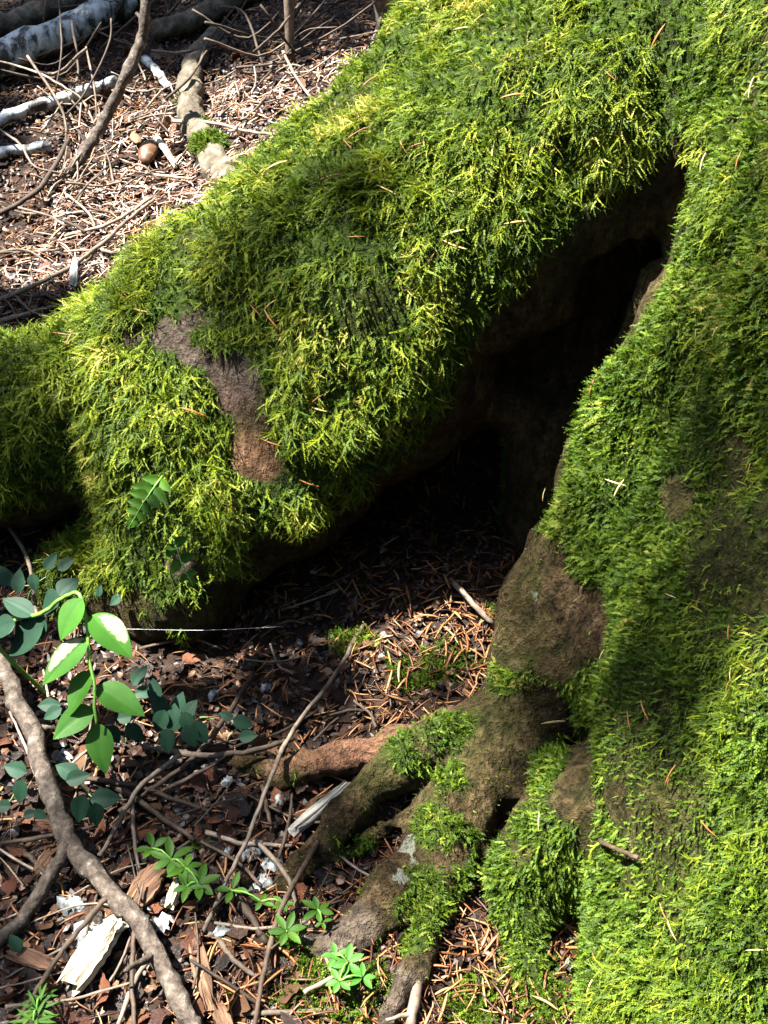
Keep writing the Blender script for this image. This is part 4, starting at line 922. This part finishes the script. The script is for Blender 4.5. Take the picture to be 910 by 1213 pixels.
# ------------------------------------------------------------------ chips of wood, bark lumps, lichen flakes
def chip(name, px0, py0, px1, py1, wpx, thick, mat, label, cat, h=.01, seed=1, jag=.25, lump=False):
    a = G(px0, py0, h); b = G(px1, py1, h+.004); d = b-a; ln = np.linalg.norm(d); r_ = random.Random(seed)
    wd = wpx*np.linalg.norm(a-CAM)/FPX; k = 22; ns = 14; V = []; Fc = []
    groove = [r_.uniform(.55, 1.15) for _ in range(k)]; e0 = [r_.uniform(-1, 1) for _ in range(k)]; e1_ = [r_.uniform(-1, 1) for _ in range(k)]
    bow = r_.uniform(-.12, .18)*ln; skew = r_.uniform(-.25, .25)*wd
    for i in range(ns):
        t = i/(ns-1)
        wsc = math.sin(math.pi*(.06+.88*t))**.6 if lump else (.55+.45*math.sin(math.pi*min(1, .12+t*.8)))*(1-.25*t*r_.random())
        for j in range(k):
            an = 2*math.pi*j/k; c_, s_ = math.cos(an), math.sin(an); ex = 1.0 if lump else .65
            g_ = 1+(groove[j]-1)*(.35 if lump else 1)*(.7+.3*math.sin(t*5+j))
            y = wd*.5*math.copysign(abs(c_)**ex, c_)*wsc*(1+(g_-1)*.25)+skew*t; z = thick*.5*math.copysign(abs(s_)**ex, s_)*(wsc if lump else 1)*g_
            x = ln*t + (0 if lump else ln*jag*.5*((e0[j] if t < .5 else e1_[j])*abs(2*t-1)**4))
            V.append((x, y, z+thick*.35+bow*4*t*(1-t)*.3))
    for i in range(ns-1):
        for j in range(k): Fc.append((i*k+j, i*k+(j+1) % k, (i+1)*k+(j+1) % k, (i+1)*k+j))
    Fc.append(tuple(range(k-1, -1, -1))); Fc.append(tuple((ns-1)*k+j for j in range(k)))
    me = mesh_from(name, V, Fc, mat, lump); o = obj(name, me, None, tuple(a)); o.rotation_euler = eulers(d[None], np.array((r_.uniform(-.4, .4), -.2+r_.uniform(-.3, .3), 1))[None])[0]
    return tag(o, label, cat)
chip('wood_chunk', 86, 1172, 142, 1108, 36, .014, M['white_wood'], 'bright white splintered wood chunk beside the bare branch', 'wood', .008, 3)
chip('wood_chip', 128, 1100, 150, 1090, 24, .008, M['white_wood'], 'small white wood chip touching the bare branch', 'wood', .012, 5)
chip('wood_chip', 350, 985, 408, 935, 17, .008, M['grey_wood'], 'weathered grey wood splinter between the roots', 'wood', .008, 8)
chip('wood_splinter', 232, 1118, 252, 1180, 22, .007, M['rot_wood'], 'fibrous reddish rotten wood piece on the litter', 'wood', .006, 11, .5)
chip('wood_splinter', 255, 1190, 270, 1225, 18, .006, M['rot_wood'], 'small tan rotten wood flake below the fibrous piece', 'wood', .006, 12, .5)
chip('bark_piece', 12, 1128, 66, 1152, 20, .006, M['rot_wood'], 'tan bark strip lying left of the white wood chunk', 'bark', .006, 13)
chip('bark_piece', 160, 1070, 195, 1035, 34, .007, M['rot_wood'], 'pale brown bark slab under the bright whorled plant', 'bark', .004, 14)
chip('bark_piece', 203, 1075, 210, 1045, 14, .006, M['white_wood'], 'pale pointed bark flake beside the bark slab', 'bark', .008, 15)
chip('bark_piece', 88, 338, 92, 308, 11, .005, M['grey_wood'], 'small upright grey bark chip behind the mossy root', 'bark', .012, 16)
chip('bark_piece', 60, 1010, 40, 1035, 16, .005, M['rot_wood'], 'brown bark flake by the fork of the branch', 'bark', .006, 17)
chip('bark_lump', 172, 198, 184, 172, 22, .018, M['leaf_tan'], 'pale rounded bark lump on the sunlit litter', 'bark', .004, 18, .05, True)
chip('bark_piece', 158, 160, 166, 172, 12, .008, M['leaf_tan'], 'small tan bark piece next to the rounded lump', 'bark', .006, 19, .1, True)
chip('bark_piece', 186, 165, 205, 195, 8, .006, M['white_wood'], 'bleached wood strip leaning on the rounded lump', 'bark', .014, 21)
def crumple(px, py, size, label, mat='lichen_bits', h=.008, seed=0):
    r_ = random.Random(seed+px); n = 6; V = []; Fc = []
    for i in range(n+1):
        for j in range(n+1):
            x = i/n-.5; y = j/n-.5; s_ = 1-.35*(abs(x)*abs(y)*4); V.append((size*x*s_*(1+r_.uniform(-.15, .15)), size*y*s_*.75*(1+r_.uniform(-.15, .15)), size*r_.uniform(-.14, .2)-size*.5*(x*x+y*y)))
    for i in range(n):
        for j in range(n):
            if r_.random() < .12 and (i in (0, n-1) or j in (0, n-1)): continue
            a = i*(n+1)+j; Fc.append((a, a+n+1, a+n+2, a+1))
    o = obj('lichen_flake', mesh_from('lichen_flake', V, Fc, M[mat]), None, tuple(G(px, py, h))); o.rotation_euler = (r_.uniform(-.5, .2), r_.uniform(-.4, .4), r_.uniform(0, 6)); tag(o, label, 'lichen')
for px, py, sz, lab in ((85, 1075, .024, 'crumpled white lichen flake above the white wood chunk'), (98, 1108, .026, 'grey lichen flake against the white wood chunk'), (192, 1092, .017, 'grey crusty lichen flake right of the bare branch'),
                        (312, 1045, .018, 'white lichen flake above the stubby brown twig'), (322, 1022, .016, 'mottled grey lichen flake near the stout root end'), (253, 823, .012, 'small white lichen flake among dim leaves'),
                        (316, 813, .012, 'white lichen flake at the shaded mouth of the hollow'), (268, 925, .011, 'tiny grey flake under the straight grey twig'), (300, 1005, .02, 'grey flake below the pale level twig'),
                        (262, 1102, .012, 'white speckled flake by the curved twig'), (75, 893, .018, 'dim grey lichen flake beside the bare branch'), (372, 676, .009, 'small white flake deep in the hollow'),
                        (333, 945, .011, 'white flake under the reddish root'), (270, 1010, .010, 'white flake below the knobbly twig'), (355, 760, .008, 'pale flake on the shaded hollow floor')):
    crumple(px, py, sz, lab, seed=int(px))
# spider thread below the root lip
a, b = G(150, 745, .05), G(335, 742, .03)
m_, _, _ = stick_mesh('spider_thread', [a, (a+b)/2+np.array((0, 0, -.003)), b], .16*MM, .14*MM, M['silk'], 4, 3, False, 5, base=a); tag(obj('spider_thread', m_, None, tuple(a)), 'white spider thread stretched under the root lip', 'thread')

LANDT = [((150, 340), 'outer root end'), ((230, 300), 'root crest above the grey bare patch'), ((330, 200), 'root crest by the litter'), ((430, 120), 'upper root crest'), ((80, 500), 'low left root end'), ((220, 560), 'fern side root'), ((360, 420), 'root middle'), ((450, 300), 'root belly'), ((560, 180), 'root shoulder'),
         ((650, 60), 'top of the root shoulder'), ((760, 120), 'lip above the dark slot'), ((860, 60), 'root and trunk joint'), ((860, 250), 'upper trunk beside the slot'), ((760, 480), 'trunk edge by the hollow'), ((850, 600), 'middle trunk'), ((750, 700), 'trunk above the bare foot'), ((850, 850), 'lower trunk'), ((720, 900), 'trunk by the knob'), ((760, 1080), 'trunk base'), ((870, 1130), 'bright trunk toe')]
def near3(px, py): return min(LANDT, key=lambda q: (q[0][0]-px)**2+(q[0][1]-py)**2)[1]
# needles caught on the moss and bark
nm_mesh = {k: mesh_from('fallen_needle', *needle_geo(1, .03, .050), M[k]) for k in ('needle_pale', 'needle_orange')}
def stuck_needle(px, py, ang, lpx, key, lab, grp, lift):
    p, n = T(px, py)
    if p is None: return
    d = np.linalg.norm(p-CAM); L_ = lpx*d/FPX; a = math.radians(ang); v = np.array((math.cos(a), 0, 0))+UP*math.sin(a); v = v-n*(v@n)*.8
    o = obj('fallen_needle', nm_mesh[key], None, tuple(p+n*lift)); o.rotation_euler = eulers(v[None], n[None])[0]; o.scale = (L_, L_, L_); tag(o, lab, 'needle', grp)
for px, py, an, l_, ky, lab in ((563, 554, -25, 22, 'needle_pale', 'pale yellow needle stuck in the dark mouth of the hollow'), (660, 588, 65, 16, 'needle_pale', 'pale needle above the bare trunk foot'), (590, 563, 10, 12, 'needle_pale', 'curled pale needle near the yellow one in the hollow'),
                                (812, 702, 0, 14, 'needle_pale', 'short yellow needle on the trunk moss'), (652, 975, -75, 22, 'needle_pale', 'pale needle hanging on the mossy knob'), (849, 197, 60, 22, 'needle_pale', 'white needle at the top of the dark slot'),
                                (648, 853, 3, 30, 'needle_pale', 'tan needle bridging the trunk foot and root'), (808, 920, 55, 28, 'needle_orange', 'orange needle on the trunk flank'), (400, 219, 5, 32, 'needle_orange', 'orange needle across the root moss'),
                                (430, 172, 28, 36, 'needle_orange', 'long orange needle high on the root moss'), (228, 487, -20, 34, 'needle_orange', 'long orange needle at the edge of the bare patch')):
    stuck_needle(px, py, an, l_, ky, lab, None, .010 if px > 600 or py < 520 else .004)
p, n = T(718, 994); p2, n2 = T(766, 1014)
stick('twig', [p+n*.005, (p+p2)/2+n*.007, p2+n2*.006], 1.6*MM, 1.2*MM, M['twig_brown'], 'short brown twig stuck on the lower trunk moss', 'twig')
k = 0
while k < 62:
    px, py = rng.uniform(0, 905), rng.uniform(0, 1205)
    p, n = T(px, py)
    if p is None or n[2] < -.1 or not blocked(px, py): continue
    if np.linalg.norm(TV-p, axis=1).min() > .01: continue
    i = int(np.argmin(np.linalg.norm(TV-p, axis=1)))
    if moss[i] < .4 or small[i]: continue
    key = 'needle_orange' if rng.random() < .65 else 'needle_pale'; onroot = isbig[i]
    stuck_needle(px, py, rng.uniform(0, 180), rng.uniform(14, 30), key, ('orange' if 'orange' in key else 'pale')+' needle caught in the '+near3(px, py)+' moss', ('orange' if 'orange' in key else 'pale')+' needles caught in the moss', .009 if onroot else .006); k += 1

# ------------------------------------------------------------------ unseen conifer boughs, added overhead to shade chosen areas
def bough(target, hgt, length, width, n, ang, seed, label):
    hw = .0024 if hgt > 3.5 else .006
    r_ = np.random.default_rng(seed); S = np.array(SUN); c = np.array(target)+S*hgt/S[2]
    t = empty('added_shade_bough', c); tag(t, label, 'bough', 'added shade boughs overhead')
    d = np.array((math.cos(ang), math.sin(ang), -.12)); side = np.array((-math.sin(ang), math.cos(ang), 0))
    obj('stem', tube_mesh('stem', [-d*length*.5, d*length*.1, d*length*.5], [.007, .005, .002], M['log'], 7), t)
    V = []; Fc = []; per = 44
    for k in range(n):                                   # side sprays of short flat needles
        f = r_.uniform(-.5, .5); sg = r_.choice((-1, 1)); w_ = width*.5*(1-.5*abs(f+.1)*1.6)*r_.uniform(.4, 1)
        b0_ = d*length*f; dv = side*sg+d*.45+np.array((0, 0, r_.uniform(-.3, .1))); dv /= np.linalg.norm(dv)
        for q in range(per):
            u = b0_+dv*w_*(q+r_.random())/per; nd = dv*.7+np.cross(dv, (0, 0, 1))*r_.choice((-1, 1))+r_.normal(size=3)*.25; nd /= np.linalg.norm(nd)
            e = np.cross(nd, r_.normal(size=3)); e /= np.linalg.norm(e); L_ = r_.uniform(.018, .03)
            i = len(V); V += [u-e*hw, u+e*hw, u+nd*L_+e*hw*.75, u+nd*L_-e*hw*.75]; Fc.append((i, i+1, i+2, i+3))
    obj('foliage', mesh_from('foliage', V, Fc, M['conifer'], False), t)
def gpt(x, y): return (x, y, float(gh(x, y)))
BL = 'unseen conifer bough added overhead to shade the forest floor'
i = 0
SHADE_BOUGHS = [(-.70, 1.84, 2.4, 1.0, .56, 260, .02), (.02, 1.82, 2.5, 1.0, .48, 260, .0), (.5, 1.95, 2.6, .9, .5, 110, .05), (-.5, 2.30, 2.7, 1.4, .6, 200, .0), (.3, 2.35, 2.9, 1.4, .6, 170, .0),
          (-.64, 1.48, 2.3, .34, .40, 80, .3), (-.42, 1.04, 2.3, .44, .18, 70, .25), (-.46, .86, 2.6, .34, .18, 14, .4), (-.40, .66, 2.2, .20, .40, 34, .1), (-.06, .66, 2.2, .10, .08, 7, .5),
          (-.05, .80, 5.5, .48, .20, 22, .02), (-.12, .655, 2.2, .12, .06, 10, .3), (.30, .52, 5.5, .40, .30, 44, .1), (-.22, .46, 5.0, .50, .30, 46, .2), (.04, .62, 5.2, .36, .22, 12, .2), (-.35, .54, 2.6, .10, .28, 14, .2)]
for x, y, hg, ln_, wd_, n_, an in SHADE_BOUGHS:
    bough(gpt(x, y), hg, ln_, wd_, n_, an, 100+i, BL); i += 1

# unseen conifers added round about to keep sky light out of the hollow
def conifer(x, y, hgt, rad, seed, label):
    r_ = np.random.default_rng(seed); z0 = float(gh(x, y)); t = empty('sky_block_conifer', (x, y, z0)); tag(t, label, 'tree', 'unseen conifers added round about')
    obj('trunk', tube_mesh('trunk', [(0, 0, -.05), (.02, .01, hgt*.5), (0, 0, hgt)], [.16, .11, .02], M['log'], 12, .05, seed), t)
    V = []; Fc = []
    for k in range(2600):
        f = r_.random()**1.3; z = hgt*(.10+.9*f); rr = rad*(1-f)**.8*r_.uniform(.25, 1)+.08; a = r_.uniform(0, 2*math.pi)
        u = np.array((rr*math.cos(a), rr*math.sin(a), z-.25*rr)); nd = np.array((math.cos(a), math.sin(a), -.35))+r_.normal(size=3)*.35; nd /= np.linalg.norm(nd)
        e = np.cross(nd, r_.normal(size=3)+np.array((0, 0, 1.5))); e /= np.linalg.norm(e); L_ = r_.uniform(.14, .26); w_ = r_.uniform(.04, .08)
        i = len(V); V += [u-e*w_, u+e*w_, u+nd*L_+e*w_*.3, u+nd*L_-e*w_*.3]; Fc.append((i, i+1, i+2, i+3))
    obj('foliage', mesh_from('foliage', V, Fc, M['conifer'], False), t)
for i, (x, y, hh, rr) in enumerate(((-2.4, -2.2, 4.2, 1.2), (-.6, -3.0, 4.6, 1.3), (1.4, -2.6, 4.4, 1.2), (3.0, -1.2, 4.5, 1.3), (3.4, 1.2, 4.6, 1.3), (-3.4, -.4, 3.6, 1.2), (2.6, 3.4, 4.6, 1.3), (.4, 4.6, 4.5, 1.3), (-4.6, 3.4, 4.0, 1.3), (-1.6, 5.0, 4.0, 1.3), (.5, -4.4, 5.2, 1.5), (-4.2, 1.6, 3.4, 1.2))):
    conifer(x, y, hh, rr, 300+i, 'unseen young conifer added near the mossy tree to block sky light')
